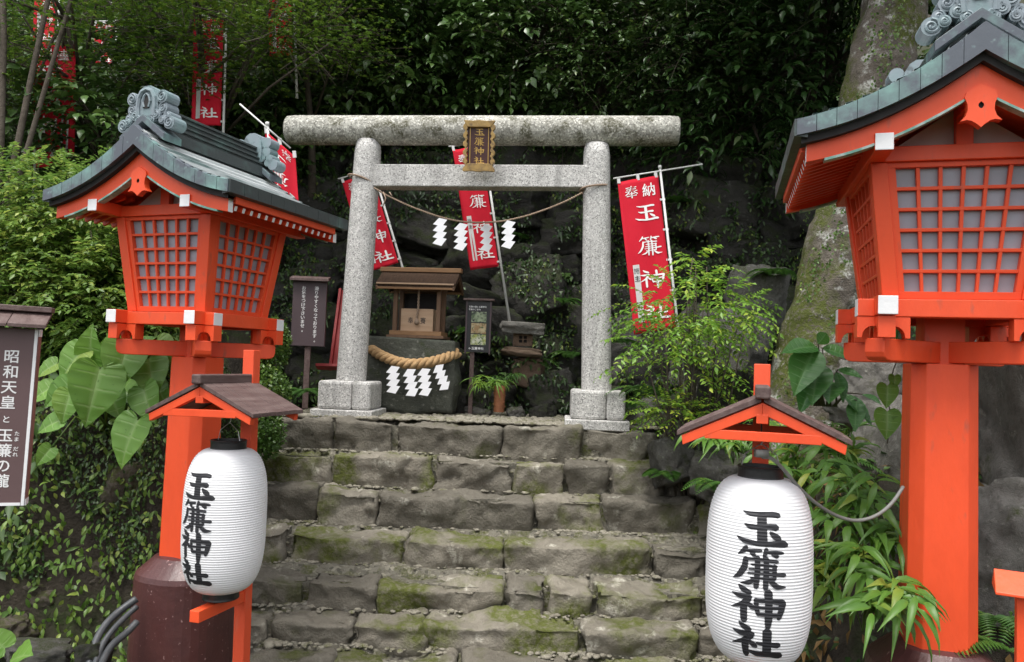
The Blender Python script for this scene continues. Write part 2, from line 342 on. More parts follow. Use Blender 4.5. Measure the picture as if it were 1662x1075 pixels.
# brush strokes, (x, y, thickness) along each stroke, y down, one box per character of about 330 x 245
BRUSH = {'玉': ((345, 240), [[(225, 140, 6), (270, 152, 22), (340, 150, 26), (420, 146, 28), (455, 152, 26)], [(240, 215, 8), (275, 228, 26), (330, 227, 24), (390, 219, 26), (438, 224, 34)],
  [(345, 150, 46), (347, 230, 46), (350, 318, 48)], [(198, 296, 8), (240, 317, 24), (320, 326, 24), (400, 323, 26), (470, 318, 36), (497, 325, 28)], [(396, 252, 14), (420, 272, 32), (452, 292, 30)]]),
 '簾': ((340, 474), [[(258, 350, 20), (245, 375, 26), (208, 403, 6)], [(250, 374, 14), (300, 372, 18), (345, 366, 16)], [(285, 378, 20), (306, 400, 22)], [(375, 352, 20), (372, 375, 24), (358, 408, 10)],
  [(380, 374, 16), (430, 372, 20), (475, 374, 14)], [(408, 378, 20), (440, 396, 24)], [(248, 425, 12), (330, 419, 16), (442, 428, 18)], [(256, 418, 24), (250, 475, 30), (218, 528, 26), (180, 553, 5)],
  [(288, 455, 11), (360, 452, 13), (436, 456, 14)], [(275, 484, 10), (360, 480, 12), (430, 480, 13)], [(268, 509, 9), (360, 505, 12), (450, 506, 18), (487, 506, 22)], [(285, 537, 10), (360, 533, 13), (424, 532, 16)],
  [(325, 405, 24), (325, 500, 26), (318, 592, 24)], [(375, 405, 24), (376, 500, 26), (373, 598, 24)], [(424, 450, 22), (424, 536, 18)], [(308, 546, 18), (275, 568, 24), (225, 577, 5)], [(400, 545, 22), (440, 580, 28), (495, 580, 5)]]),
 '神': ((336, 712), [[(216, 590, 10), (240, 612, 30), (287, 630, 22)], [(174, 645, 6), (220, 656, 26), (288, 655, 26)], [(282, 660, 30), (240, 705, 26), (170, 734, 5)], [(250, 690, 34), (248, 740, 34), (250, 806, 32)],
  [(266, 688, 14), (296, 712, 28), (310, 722, 18)], [(320, 662, 22), (325, 720, 22), (336, 758, 20)], [(312, 670, 20), (400, 668, 22), (482, 673, 32)], [(479, 668, 36), (471, 720, 30), (455, 772, 24)], [(330, 712, 16), (465, 708, 16)],
  [(336, 752, 20), (455, 752, 22)], [(390, 610, 40), (395, 700, 34), (395, 780, 36), (392, 834, 24)]]),
 '社': ((334, 925), [[(220, 818, 10), (245, 840, 30), (287, 856, 26)], [(178, 873, 6), (225, 886, 28), (306, 881, 28)], [(300, 885, 32), (250, 930, 28), (168, 959, 5)], [(258, 915, 36), (255, 970, 36), (258, 1024, 32)],
  [(275, 920, 14), (310, 950, 32), (326, 958, 20)], [(328, 935, 14), (400, 938, 24), (470, 940, 30)], [(390, 848, 44), (392, 930, 42), (395, 1000, 46)], [(280, 995, 14), (330, 1006, 28), (420, 1003, 28), (480, 1008, 36), (497, 1011, 28)]])}
def brush_strokes(ch, k, thin=1.0):
    """ribbons of the strokes: [(list of (left, right) point pairs)] in metres, x right, y down, centred; k = metres per stroke unit"""
    (ox, oy), st = BRUSH[ch]; out = []
    for s in st:
        P = np.array(s, float); seg = np.hypot(*(P[1:, :2]-P[:-1, :2]).T); t = np.concatenate(([0], np.cumsum(seg))); n = max(6, int(t[-1]/7))
        tt = np.linspace(0, t[-1], n); Q = np.stack([np.interp(tt, t, P[:, i]) for i in range(3)], 1)
        for _ in range(2): Q[1:-1] = .25*Q[:-2]+.5*Q[1:-1]+.25*Q[2:]
        d = np.gradient(Q[:, :2], axis=0); d /= np.linalg.norm(d, axis=1)[:, None]+1e-9; nrm = np.stack([-d[:, 1], d[:, 0]], 1)
        hw = Q[:, 2]/2*thin; hw[0] *= .8; hw[-1] *= .8
        # rounded ends
        pre = Q[0, :2]-d[0]*hw[0]*.6; post = Q[-1, :2]+d[-1]*hw[-1]*.7
        C = np.vstack([pre, Q[:, :2], post]); Nn = np.vstack([nrm[0], nrm, nrm[-1]]); H = np.concatenate(([hw[0]*.45], hw, [hw[-1]*.5]))
        L_ = (C+Nn*H[:, None]-(ox, oy))*k; R_ = (C-Nn*H[:, None]-(ox, oy))*k
        out.append((L_, R_))
    return out
def brush_add(mb, ch, k, fn, m=0, thin=1.0, step=1.2e-4, cols=1):
    """lay the strokes through fn(x, ydown, lift) -> point; every stroke a hair above the one before"""
    for i, (L_, R_) in enumerate(brush_strokes(ch, k, thin)):
        n = len(L_); V = []; c = cols+1
        for a, b in zip(L_, R_):
            for j in range(c): p = a+(b-a)*j/cols; V.append(fn(p[0], p[1], i*step))
        mb.add(V, [(q*c+j, q*c+j+1, (q+1)*c+j+1, (q+1)*c+j) for q in range(n-1) for j in range(cols)], m)

# ---------------------------------------------------------------- terrain
def sst(a, b, x): t = np.clip((x-a)/(b-a), 0, 1); return t*t*(3-2*t)
PLAT = EYE-.46
def terrain_z(x, y):
    x = np.asarray(x, float); y = np.asarray(y, float)
    stair = np.clip((y-3.75)/(5.55-3.75), 0, 1)*PLAT-.50*sst(3.7, 4.3, y)
    z = np.where(y > 5.95, PLAT-.03, stair)
    edge = -1.72-.35*sst(5.3, 6.2, y)
    left = np.minimum((edge-x)/.35, (y-4.05-.12*np.sin(x*2.3))/.40)
    zl = sst(0, 1, left)*1.42+np.clip(edge-.3-x, 0, 9)*.12+np.clip(y-4.9, 0, 9)*.22
    right = np.minimum((x-1.22-.1*np.sin(y*3))/.75, (y-2.95)/.8)
    zr = sst(0, 1, right)*1.25+np.clip(x-1.9, 0, 9)*.35+np.clip(y-4.6, 0, 9)*.16
    cy = 7.35-.20*np.clip(x-1.2, 0, 3)+.1*np.sin(x*1.7)
    zc = PLAT+sst(0, 1.5, y-cy)*2.35+np.clip(y-cy-1.2, 0, 20)*.78
    z = np.maximum(z, np.where(x < edge+.05, zl, -9)); z = np.maximum(z, np.where(x > 1.1, np.minimum(zr, 6), -9))
    return np.maximum(z, np.where(y > 6.6, zc-.02, -9))
def build_terrain():
    xs = np.concatenate((np.arange(-14, -5, .4), np.arange(-5, 5, .075), np.arange(5, 14.1, .4))); ys = np.concatenate((np.arange(2.6, 9.5, .075), np.arange(9.5, 26, .5)))
    X, Y = np.meshgrid(xs, ys); Z = terrain_z(X, Y)-.015
    amp = np.clip(Z*.06, 0, .07)*np.where((Y > 5.6) & (Y < 7.3) & (X > -1.9) & (X < 1.25), .15, 1)
    rng = np.random.default_rng(3); nz = np.zeros_like(Z)
    for fx, fy, a, p, q in ((3.1, 2.3, 1, .3, 1.2), (6.7, 5.9, .7, 2.1, .4), (12.3, 13.1, .5, .9, 2.2), (23, 21, .35, .2, .8), (-7, 9, .6, 1, 2), (15, -17, .4, 0, 1)): nz += a*np.sin(X*fx+Y*fy*.7+p)*np.cos(Y*fy-X*fx*.4+q)
    Z = Z+amp*nz; ny, nx = Z.shape
    I = np.arange(nx*ny).reshape(ny, nx); q = np.stack([I[:-1, :-1], I[:-1, 1:], I[1:, 1:], I[1:, :-1]], -1).reshape(-1, 4)
    V = np.stack([X, Y, Z], -1).reshape(-1, 3)
    tag(link_mesh('hillside', arrays_mesh('hillside', V, [q], M['soil'])), kind='structure')
build_terrain()
g = MB(); g.add([(-300, -300, -.03), (300, -300, -.03), (300, 300, -.03), (-300, 300, -.03)], [(0, 1, 2, 3)])
tag(g.build('ground', M['soil']), kind='structure')

# ---------------------------------------------------------------- the two big vermilion lanterns
BZ = 1.909
def make_lantern():
    root = empty('wooden_lantern')
    T = Matrix.Translation((0, 0, BZ))
    sb, st, H = .234, .287, .455
    # brown plinth: rounded square, sloping shoulder
    mb = MB()
    def sq(hw, z, n=40, e=5.5):
        o = []
        for j in range(n):
            a = 2*PI*j/n+PI/n; c, s_ = math.cos(a), math.sin(a); r = hw/((abs(c)**e+abs(s_)**e)**(1/e)); o.append((r*c, r*s_, z))
        return o
    rings = [sq(.240, -.25, e=2.4), sq(.234, .3, e=2.4), sq(.226, .610, e=2.4), sq(.219, .634, e=2.4), sq(.140, .706, e=2.6), sq(.09, .722, e=2.6)]
    n = 40; V = [p for r_ in rings for p in r_]
    mb.add(V, [(i*n+j, i*n+(j+1) % n, (i+1)*n+(j+1) % n, (i+1)*n+j) for i in range(len(rings)-1) for j in range(n)]+[[(len(rings)-1)*n+j for j in range(n)]])
    mb.build('plinth', M['brown'], root, .006)
    # chamfered post, a little wider at the foot
    mb = MB()
    def octo(a, c, z): return [(-a+c, -a, z), (a-c, -a, z), (a, -a+c, z), (a, a-c, z), (a-c, a, z), (-a+c, a, z), (-a, a-c, z), (-a, -a+c, z)]
    V = octo(.113, .043, .705)+octo(.107, .042, BZ-.215)
    mb.add(V, [(i, (i+1) % 8, (i+1) % 8+8, i+8) for i in range(8)]+[list(range(7, -1, -1)), list(range(8, 16))])
    mb.box((0, 0, BZ-.13), (.13, .13, .19))
    mb.build('post', M['red'], root, .003)
    for k, a in enumerate((PI/4, -PI/4)):          # crossing diagonal arms
        mb = MB(); L = .372; zt, zb_ = -.137+k*.0015, -.213+k*.0015
        mb.prism([(-L, zt), (-L, zb_+.03), (-L+.006, zb_+.012), (-L+.02, zb_+.003), (-L+.04, zb_), (L-.04, zb_), (L-.02, zb_+.003), (L-.006, zb_+.012), (L, zb_+.03), (L, zt)], -.037, .037, 'y', T=T @ Matrix.Rotation(a, 4, 'Z'))
        mb.build('diagonal_arm', M['red'], root, .004)
    # boat-shaped bearing blocks at the corners: two crossed blocks with twin arches below
    def arcs(w_, h):
        P = [(-w_, 0), (-w_, -h), (-w_+.014, -h)]; r = (w_-.017)/2
        for c in (-w_+.015+r, w_-.015-r):
            for j in range(0, 9):
                a = PI-PI*j/8; P.append((c+r*math.cos(a), -h+.040*math.sin(a)))
            if c < 0: P.append((0, -h+.022))
        return P+[(w_-.014, -h), (w_, -h), (w_, 0)]
    for sx in (-1, 1):
        for sy in (-1, 1):
            mb = MB(); TT = T @ Matrix.Translation((sx*sb, sy*sb, -.0645))
            mb.prism(arcs(.082, .072), -.027, .027, 'y', T=TT); mb.prism(arcs(.0822, .0715), -.0265, .0265, 'x', T=TT)
            mb.build('bearing_block', M['red'], root, .002)
    # ground frame with white-painted ends
    mb = MB()
    for s_ in (-1, 1):
        mb.box((0, s_*sb, -.034), (2*(sb+.082), .060, .060), T=T, ends={4: 1, 5: 1})
        mb.box((s_*sb, 0, -.030), (.062, 2*(sb+.098), .063), T=T, ends={2: 1, 3: 1})
    mb.build('sill_frame', [M['red'], M['white']], root, .003)
    # tapered corner posts
    for sx in (-1, 1):
        for sy in (-1, 1):
            mb = MB(); e = .052
            def c4(hw, z): return [(min(sx*hw, sx*(hw-e)), min(sy*hw, sy*(hw-e)), z), (max(sx*hw, sx*(hw-e)), min(sy*hw, sy*(hw-e)), z), (max(sx*hw, sx*(hw-e)), max(sy*hw, sy*(hw-e)), z), (min(sx*hw, sx*(hw-e)), max(sy*hw, sy*(hw-e)), z)]
            mb.hexa(c4(sb, 0), c4(st, H), T=T); mb.build('corner_post', M['red'], root, .003)
    # lattice windows with grey paper behind
    def facept(s_, t, dep): hw = sb+(st-sb)*t; return Vector(((hw-.052)*s_, -(hw-dep), H*t))
    def bar(mb, s0, t0, s1, t1, d0, d1, T_):
        V = [facept(s_, t, d) for d in (d0, d1) for s_, t in ((s0, t0), (s1, t0), (s1, t1), (s0, t1))]
        mb.add(V, [(0, 1, 2, 3), (7, 6, 5, 4), (0, 4, 5, 1), (1, 5, 6, 2), (2, 6, 7, 3), (3, 7, 4, 0)], 0, T_)
    for k in range(4):
        Tk = T @ Matrix.Rotation(k*PI/2, 4, 'Z'); mb = MB()
        a = .11; lo, hi = .055, .962
        bar(mb, -1, 0, 1, lo, .008, .040, Tk); bar(mb, -1, hi, 1, 1, .008, .040, Tk)
        bar(mb, -1, lo, -1+a, hi, .0085, .0405, Tk); bar(mb, 1-a, lo, 1, hi, .0085, .0405, Tk)
        for i in range(1, 6):
            s0 = -1+a+(2-2*a)*i/6; bar(mb, s0-.026, lo-.01, s0+.026, hi+.01, .014, .029, Tk)
            t0 = lo+(hi-lo)*i/6; bar(mb, -1+a*.9, t0-.0125, 1-a*.9, t0+.0125, .0128, .0275, Tk)
        win = mb.build('lattice_window', M['red'], root, .0012)
        mb = MB(); bar(mb, -1+a*.5, lo*.5, 1-a*.5, 1-lo*.5, .031, .035, Tk); mb.build('paper_pane', M['paper'], win)
    # wall plates / purlins with white ends under the gables, tie beams, struts
    yb = .430
    for sx in (-1, 1):
        mb = MB(); mb.box((sx*.272, 0, .484), (.056, 2*yb+.018, .056), T=T, ends={2: 1, 3: 1}); mb.build('wall_plate', [M['red'], M['white']], root, .003)
    for sy in (-1, 1):
        mb = MB(); mb.box((0, sy*.270, .481), (.49, .050, .0515), T=T); mb.build('tie_beam', M['red'], root, .003)
        mb = MB(); mb.box((0, sy*.262, .555), (.052, .030, .096), T=T); mb.build('king_post', M['red'], root, .002)
        mb = MB(); mb.prism([(-.22, .503), (.22, .503), (.0, .655)], sy*.236-.005, sy*.236+.005, 'y', T=T); mb.build('gable_panel', M['plaster'], root)
    mb = MB(); mb.box((0, 0, .625), (.05, 2*yb-.02, .05), T=T); mb.build('ridge_beam', M['red'], root, .002)
    # roof curves
    WR, LR = .54, .476
    def drop(t): return .35*t+.65*(1-(1-t)**2)
    def curve(z0, z1, w_, n=18): return [(w_*i/n, z0-(z0-z1)*drop(i/n)) for i in range(n+1)]
    def sym(c): return [(-x, z) for x, z in reversed(c[1:])]+list(c)
    tu = curve(.829, .553, WR); tl = curve(.7455, .5046, WR)
    # bargeboards
    bu = curve(.742, .488, .505); bl = curve(.6387, .428, .505)
    for sy in (-1, 1):
        mb = MB(); U, L_ = sym(bu), sym(bl); poly = list(U)+list(reversed(L_)); n = len(U)
        y0, y1 = sy*(yb+.0), sy*(yb-.032)
        V = [(x, y0, z) for x, z in U]+[(x, y0, z) for x, z in L_]+[(x, y1, z) for x, z in U]+[(x, y1, z) for x, z in L_]
        Fc = []; mm = []
        for i in range(n-1):
            Fc += [(i, i+1, n+i+1, n+i), (2*n+i+1, 2*n+i, 3*n+i, 3*n+i+1), (i+1, i, 2*n+i, 2*n+i+1), (n+i, n+i+1, 3*n+i+1, 3*n+i)]; mm += [0]*4
        Fc += [(0, n, 3*n, 2*n), (n-1, 2*n+n-1, 3*n+n-1, n+n-1)]; mm += [1, 1]
        if sy > 0: Fc = [tuple(reversed(f)) for f in Fc]
        mb.add(V, Fc, mm, T); bb = mb.build('bargeboard', [M['red'], M['white']], root, .002)
        mb = MB(); c = curve(.6387, .428, .47)[0:]; c = [(x, z-.002) for x, z in bl if x < .46]; U = sym(c); n = len(U)
        V = [(x, sy*(yb+dy), z+dz) for dy in (.0035, -.033) for dz in (.003, -.0055) for x, z in U]
        Fc = []
        for i in range(n-1): Fc += [(i, i+1, n+i+1, n+i), (2*n+i+1, 2*n+i, 3*n+i, 3*n+i+1), (i+1, i, 2*n+i, 2*n+i+1), (n+i, n+i+1, 3*n+i+1, 3*n+i)]
        Fc += [(0, n, 3*n, 2*n), (n-1, 2*n+n-1, 3*n+n-1, n+n-1)]
        mb.add(V, Fc, 0, T); mb.build('trim', M['teal'], bb)
        # pendant under the gable peak
        mb = MB(); half = [(0, .652), (.040, .628), (.046, .612), (.038, .590), (.037, .570), (.043, .552), (.058, .536), (.040, .540), (.026, .537), (.012, .527), (0, .516)]
        hole = [(0, .597), (.007, .590), (.008, .583), (.004, .577), (0, .575)]
        for sg in (1, -1):     # each half as a ring of quads round the drop-shaped hole
            P = half; Q = [hole[min(4, int(i*5/len(half)))] for i in range(len(half))]
            for yy, flip in ((sy*(yb+.010), 0), (sy*(yb-.020), 1)):
                V = [(sg*p[0], yy, p[1]) for p in P]+[(sg*q[0], yy, q[1]) for q in Q]; k = len(P)
                Fc = [(i, i+1, k+i+1, k+i) for i in range(k-1)]
                if (flip+(sg < 0)+(sy > 0)) % 2 == 0: Fc = [tuple(reversed(f)) for f in Fc]
                mb.add(V, Fc, 0, T)
            V = [(sg*p[0], yy, p[1]) for yy in (sy*(yb+.010), sy*(yb-.020)) for p in P]; k = len(P)
            mb.add(V, [(i, i+1, k+i+1, k+i) for i in range(k-1)], 0, T)
        mb.box((0, sy*(yb-.005), .586), (.018, .012, .026), 1, T)
        mb.build('gable_pendant', [M['red'], M['dark']], root)
    # rafters with white ends, eave boards and soffit
    for sx in (-1, 1):
        mb = MB(); N = 15
        for i in range(N):
            y = -yb+.055+(2*yb-.11)*i/(N-1)
            p0, p1 = Vector((sx*.20, y, .545)), Vector((sx*.500, y, .452)); d = (p1-p0).normalized(); up = Vector((-d.z*sx, 0, abs(d.x)))
            hw, hh = .0085, .011
            V = [p+Vector((0, a*hw, 0))+up*(b*hh) for p in (p0, p1) for b in (-1, 1) for a in (-1, 1)]
            Fc = [(0, 1, 3, 2), (4, 6, 7, 5), (0, 4, 5, 1), (2, 3, 7, 6), (0, 2, 6, 4), (1, 5, 7, 3)]
            if sx > 0: pass
            mb.add(V, Fc, [0, 1, 0, 0, 0, 0], T)
        mb.build('rafters', [M['red'], M['white']], root)
        mb = MB(); so = [(sx*.03, .640), (sx*.20, .560), (sx*.30, .528), (sx*.40, .497), (sx*.515, .463+.006)]
        top = [(x, z+.012) for x, z in reversed(so)]
        mb.prism(so+top, -yb+.034, yb-.034, 'y', T=T); mb.build('soffit', M['red'], root)
        mb = MB(); mb.box((sx*.511, 0, .486), (.014, 2*yb-.068, .034), T=T); mb.build('eave_board', M['red'], root, .002)
    # roof: stepped sheet courses over a dark underlay
    courses = 11; prof = []
    def zt(x): return .829-(.829-.553)*drop(x/WR)
    for c in range(courses):
        x0, x1 = .0+WR*c/courses, WR*(c+1)/courses
        prof += [(x0, zt(x0)+.000 if c == 0 else zt(x0)+.001), (x1, zt(x1)+.0125)]
    prof[-1] = (WR+.004, zt(WR)+.009)
    top = [(-x, z) for x, z in reversed(prof[1:])]+prof
    low = sym([(x, z+.012) for x, z in tl]); low[0] = (-WR+.004, low[0][1]); low[-1] = (WR-.004, low[-1][1])
    mb = MB(); n = len(top); yy = np.linspace(-LR+.004, LR-.004, 2)
    V = [(x, y, z) for y in yy for x, z in top]; mb.add(V, [(i, i+1, n+i+1, n+i) for i in range(n-1)], 0, T)
    k = len(low); V = [(x, y, z) for y in yy for x, z in low]; mb.add(V, [(i+1, i, k+i, k+i+1) for i in range(k-1)], 1, T)
    roof = mb.build('roof', [M['tile'], M['dark']], root)
    # gable and eave edging of copper plates
    npl = 9
    for sy in (-1, 1):
        mb = MB()
        for sx in (-1, 1):
            for c in range(npl):
                gap = .0009/WR; t0, t1 = c/npl+(gap if c else 0), (c+1)/npl-gap
                q = [t0+(t1-t0)*j/3 for j in range(4)]
                U = [(sx*WR*t, .829-(.829-.553)*drop(t)) for t in q]; L_ = [(sx*WR*t, .7455-(.7455-.5046)*drop(t)) for t in q]
                y0, y1 = sy*(LR+.004+.0006*(c % 2)), sy*(LR-.022)
                V = [(x, y0, z+.004) for x, z in U]+[(x, y0, z) for x, z in L_]+[(x, y1, z+.0105) for x, z in U]+[(x, y1, z) for x, z in L_]
                Fc = []
                for j in range(3): Fc += [(j, j+1, 5+j, 4+j), (j+1, j, 8+j, 9+j), (4+j, 5+j, 13+j, 12+j)]
                Fc += [(0, 4, 12, 8), (3, 11, 15, 7)]
                if sx*sy > 0: Fc = [tuple(reversed(f)) for f in Fc]
                mb.add(V, Fc, 0, T)
            # dark recess board under the edging
            U = [(sx*WR*t*.97, .738-(.738-.500)*drop(t)) for t in np.linspace(0, 1, 10)]; L_ = [(x, z-.018) for x, z in U]
            V = [(x, sy*(LR-.02), z+.02) for x, z in U]+[(x, sy*(LR-.02), z) for x, z in L_]+[(x, sy*(yb-.03), z) for x, z in L_]
            Fc = [(j, j+1, 11+j, 10+j) for j in range(9)]+[(10+j, 11+j, 21+j, 20+j) for j in range(9)]
            mb.add(V, Fc, 1, T)
        mb.build('gable_edging', [M['copper'], M['dark']], roof)
    for sx in (-1, 1):
        mb = MB()
        for c in range(10):
            y0, y1 = -LR+.003+(2*LR-.006)*c/10+.001, -LR+.003+(2*LR-.006)*(c+1)/10-.001; d = .0007*(c % 2)
            P = [(WR+.006+d, .560), (WR+.006+d, .5046), (WR-.035, .498), (WR-.035, .550)]
            mb.prism([(sx*x, z) for x, z in P], y0, y1, 'y', T=T)
        mb.build('eave_edging', M['copperdark'], roof)
    # ridge: layered, with a small gabled hood at each end
    mb = MB(); RL = .385
    for (hw, z0, z1, dl) in ((.078, .790, .842, .0), (.064, .842, .858, -.012), (.074, .858, .868, -.004), (.050, .868, .888, -.012), (.058, .888, .896, -.004), (.040, .896, .916, -.012), (.047, .916, .925, -.004), (.028, .925, .944, -.012), (.038, .944, .956, .0)):
        mb.box((0, 0, (z0+z1)/2), (2*hw, 2*(RL+dl), z1-z0), T=T)
    mb.build('ridge', M['copperdark'], roof, .002)
    for sy in (-1, 1):
        mb = MB()
        P = [(-.130, .800), (0, .897), (.130, .800), (.130, .767), (0, .863), (-.130, .767)]
        mb.prism(P, sy*(RL+.052), sy*(RL-.06), 'y', T=T); mb.build('ridge_hood', M['copper'], roof, .0015)
        # scrolled crest
        TC = T @ Matrix.Translation((0, 0, .03)); mb = MB(); yc0, yc1 = sy*(RL+.030), sy*(RL-.058)
        arch = [(-.060, .835), (-.066, .90), (-.060, .955), (-.042, .990), (-.018, 1.006), (.018, 1.006), (.042, .990), (.060, .955), (.066, .90), (.060, .835)]
        mb.prism(arch, yc0, yc1, 'y', T=TC)
        for pts, r_ in (([(-.045, .86), (-.050, .905), (-.045, .95), (-.030, .978), (0, .989), (.030, .978), (.045, .95), (.050, .905), (.045, .86)], .011), ([(-.014, .905), (-.022, .93), (-.014, .957), (0, .968), (.014, .957), (.022, .93), (.014, .905)], .007)):
            mb.tube([(x, yc0+sy*.002, z) for x, z in pts], r_, 6, T=TC)
        mb.prism([(-.013, .90), (-.02, .93), (-.012, .955), (0, .962), (.012, .955), (.02, .93), (.013, .90)], yc0+sy*.0035, yc0-sy*.002, 'y', 1, T=TC)
        for sx in (-1, 1):
            for (x, z, r_, dp) in ((.088, .950, .031, .0), (.090, .900, .027, -.006), (.062, .868, .024, .004), (.112, .862, .022, -.01), (.136, .826, .031, .0), (.100, .838, .020, .006), (.036, .846, .022, .008)):
                Tc = TC @ Matrix.Translation((sx*x, 0, z)) @ Matrix.Rotation(PI/2, 4, 'X')
                a0, a1 = -(yc0+sy*dp), -(yc1+sy*.01)
                mb.lathe([(r_, min(a0, a1)), (r_, max(a0, a1))], 16, 0, Tc)
                sp = [((r_-.006)*(1-j/26)*math.cos(j*.5*sx+PI/2), (r_-.006)*(1-j/26)*math.sin(j*.5*sx+PI/2)) for j in range(24)]
                mb.tube([(sx*x+p, yc0+sy*(dp+.001), z+q) for p, q in sp], .0048, 5, T=TC)
        mb.build('ridge_crest', [M['coppergrey'], M['dark']], roof, 0)
    return root
GL = 'pair of vermilion roofed lanterns on posts'
lan = make_lantern()
lan.location = (-1.8266*.871, 4.438*.871, 0); lan.rotation_euler = (0, 0, -.3401)
tag(lan, 'vermilion roofed lantern behind the white paper lantern whose lettering is turned aside', 'wooden lantern', GL)
lan2 = copy_tree(lan); lan2.location = (1.7588*.871+.015, 3.1489*.871, .077); lan2.rotation_euler = (0, 0, -.2731)
tag(lan2, 'vermilion roofed lantern standing in front of the mossy leaning tree trunk', 'wooden lantern', GL)

# ---------------------------------------------------------------- white paper lanterns, each on a small roofed stand
DIRA = .285                                   # both stands face along the path like the big lanterns
def chochin_r(t):                              # t 0 top .. 1 bottom
    u = abs(2*t-1); return .072+(.170-.072)*max(0, 1-u**3.4)**(1/2.1)
CH = .600
def rib(t): return .0007*math.cos(2*PI*60*t)
def make_chochin():
    root = empty('paper_lantern')
    mb = MB(); n = 56; rows = 420; prof = []
    ts = [.5-.5*math.cos(PI*i/60) if False else i/rows for i in range(rows+1)]
    mb.lathe([(chochin_r(t)+rib(t)*(1 if .02 < t < .98 else 0), CH*(1-t)) for t in ts], n, 0, cap=False)
    mb.build('paper_body', M['chochin'], root, smooth=True)
    for nm, z0, z1 in (('top_band', CH-.006, CH+.036), ('bottom_band', -.034, .006)):
        mb = MB(); zz = (z0, z1) if nm == 'top_band' else (z0, z1)
        mb.lathe([(.055, z0), (.073, z0), (.075, z0+.003), (.0735, z0+.010), (.0735, z1-.010), (.0755, z1-.003), (.0735, z1), (.062, z1), (.060, z0+.01)], 40, 0, cap=False)
        if nm == 'bottom_band': mb.lathe([(.06, z0+.004), (.0, z0+.004)], 24, 0, cap=False)
        mb.build(nm, M['blackplastic'], root, smooth=False)
    mb = MB(); mb.tube([(-.062, 0, CH+.03), (-.05, 0, CH+.075), (0, 0, CH+.11), (.05, 0, CH+.075), (.062, 0, CH+.03)], .002, 5); mb.tube([(0, 0, CH+.105), (.006, 0, CH+.125), (0, 0, CH+.14), (-.006, 0, CH+.13)], .0025, 5)
    mb.build('wire_handle', M['zinc'], root)
    mb = MB(); k = .34/620*.925; y_top = -42
    def onto(cx, cy):
        def fn(x, y, lift):
            zz = cy*k+y; t = min(.985, max(.015, zz/CH)); r = chochin_r(t)+rib(t)+.0010+lift; a = (cx*k+x)/.168
            return (r*math.sin(a), -r*math.cos(a), CH*(1-t))
        return fn
    for ch in '玉簾神社':
        (ox, oy), _ = BRUSH[ch]; brush_add(mb, ch, k, onto(ox-332, oy-y_top), step=1.0e-4, cols=3, thin=1.3)
    mb.build('lettering', M['ink'], root)
    return root
GC = 'white paper lanterns lettered in black'
c1 = at(365, 842, 3.28); ch1 = make_chochin(); ch1.location = (c1.x, c1.y, c1.z-CH/2); ch1.rotation_euler = (0, 0, -.43)
tag(ch1, 'white paper lantern in front of the brown plinth with lettering turned to its side', 'paper lantern', GC)
c2 = at(1231, 921, 2.56); ch2 = copy_tree(ch1); ch2.location = (c2.x, c2.y, c2.z-CH/2); ch2.rotation_euler = (0, 0, -.315)
tag(ch2, 'white paper lantern facing the viewer with four large black characters', 'paper lantern', GC)
def make_stand(top_above, horn):
    """roofed hanger: pole behind, gable over the lantern; local origin under the lantern's axis at ground, -y to the front"""
    root = empty('lantern_stand'); yp = .175; zr = 0
    mb = MB(); mb.box((0, yp, (top_above+horn-1)/2-.0), (.056, .052, top_above+horn+1), T=None)
    mb.build('pole', M['redold'], root, .003)
    zr = top_above
    for sx in (-1, 1):                         # dark boards of the little roof
        mb = MB(); a = (sx*.004, zr+.012); b_ = (sx*.262, zr-.112)
        P = [a, b_, (b_[0], b_[1]-.017), (a[0], a[1]-.02)]
        for j in range(7):
            y0 = -.175+.37*j/7; mb.prism([(x, z+.0008*(j % 3)) for x, z in P], y0+.0012, y0+.37/7-.0012, 'y')
        mb.build('roof_board', M['darkwood'], root, .0015)
    mb = MB(); mb.box((0, 0, zr+.022), (.046, .39, .040)); mb.build('ridge_cap', M['darkwood'], root, .006)
    for y in (-.155, .165):
        mb = MB()
        for sx in (-1, 1):
            P = [(sx*.0, zr-.010), (sx*.248, zr-.128), (sx*.243, zr-.158), (sx*.0, zr-.046)]
            mb.prism(P, y-.014+.0005*sx, y+.014+.0005*sx, 'y', 0)
        mb.build('roof_frame', M['red'], root, .002)
        mb = MB(); mb.box((0, y, zr-.118), (.35, .028, .030)); mb.build('cross_bar', M['red'], root, .002)
    mb = MB(); mb.box((0, .0, zr-.062), (.036, .34, .030)); mb.build('ridge_pole', M['red'], root, .002)
    mb = MB(); mb.tube([(0, 0, zr-.077), (.0, 0, zr-.12), (.009, 0, zr-.132), (.0, 0, zr-.146), (-.009, 0, zr-.136)], .0028, 5); mb.build('hook', M['blackplastic'], root)
    return root
GS = 'small roofed stands of the paper lanterns'
def stand_arm(root, zl):
    mb = MB(); mb.box((0, .025, zl), (.046, .35, .048)); mb.build('bottom_arm', M['red'], root, .003)
for (c, lab, horn, arm) in ((c1, 'red stand with a brown board roof over the paper lantern beside the brown plinth', .15, True), (c2, 'red stand with a gable roof over the paper lantern that faces the viewer', .115, False)):
    zr = at(1231, 648, 2.42).z if not arm else at(318, 624, 3.12).z
    s_ = make_stand(zr, horn); s_.location = (c.x, c.y, 0); s_.rotation_euler = (0, 0, -DIRA)
    if not arm: s_.rotation_euler = (0, 0, -.31)
    stand_arm(s_, c.z-CH/2-.070)
    if arm: s_.rotation_euler = (0, -.018, -DIRA)
    tag(s_, lab, 'lantern stand', GS)

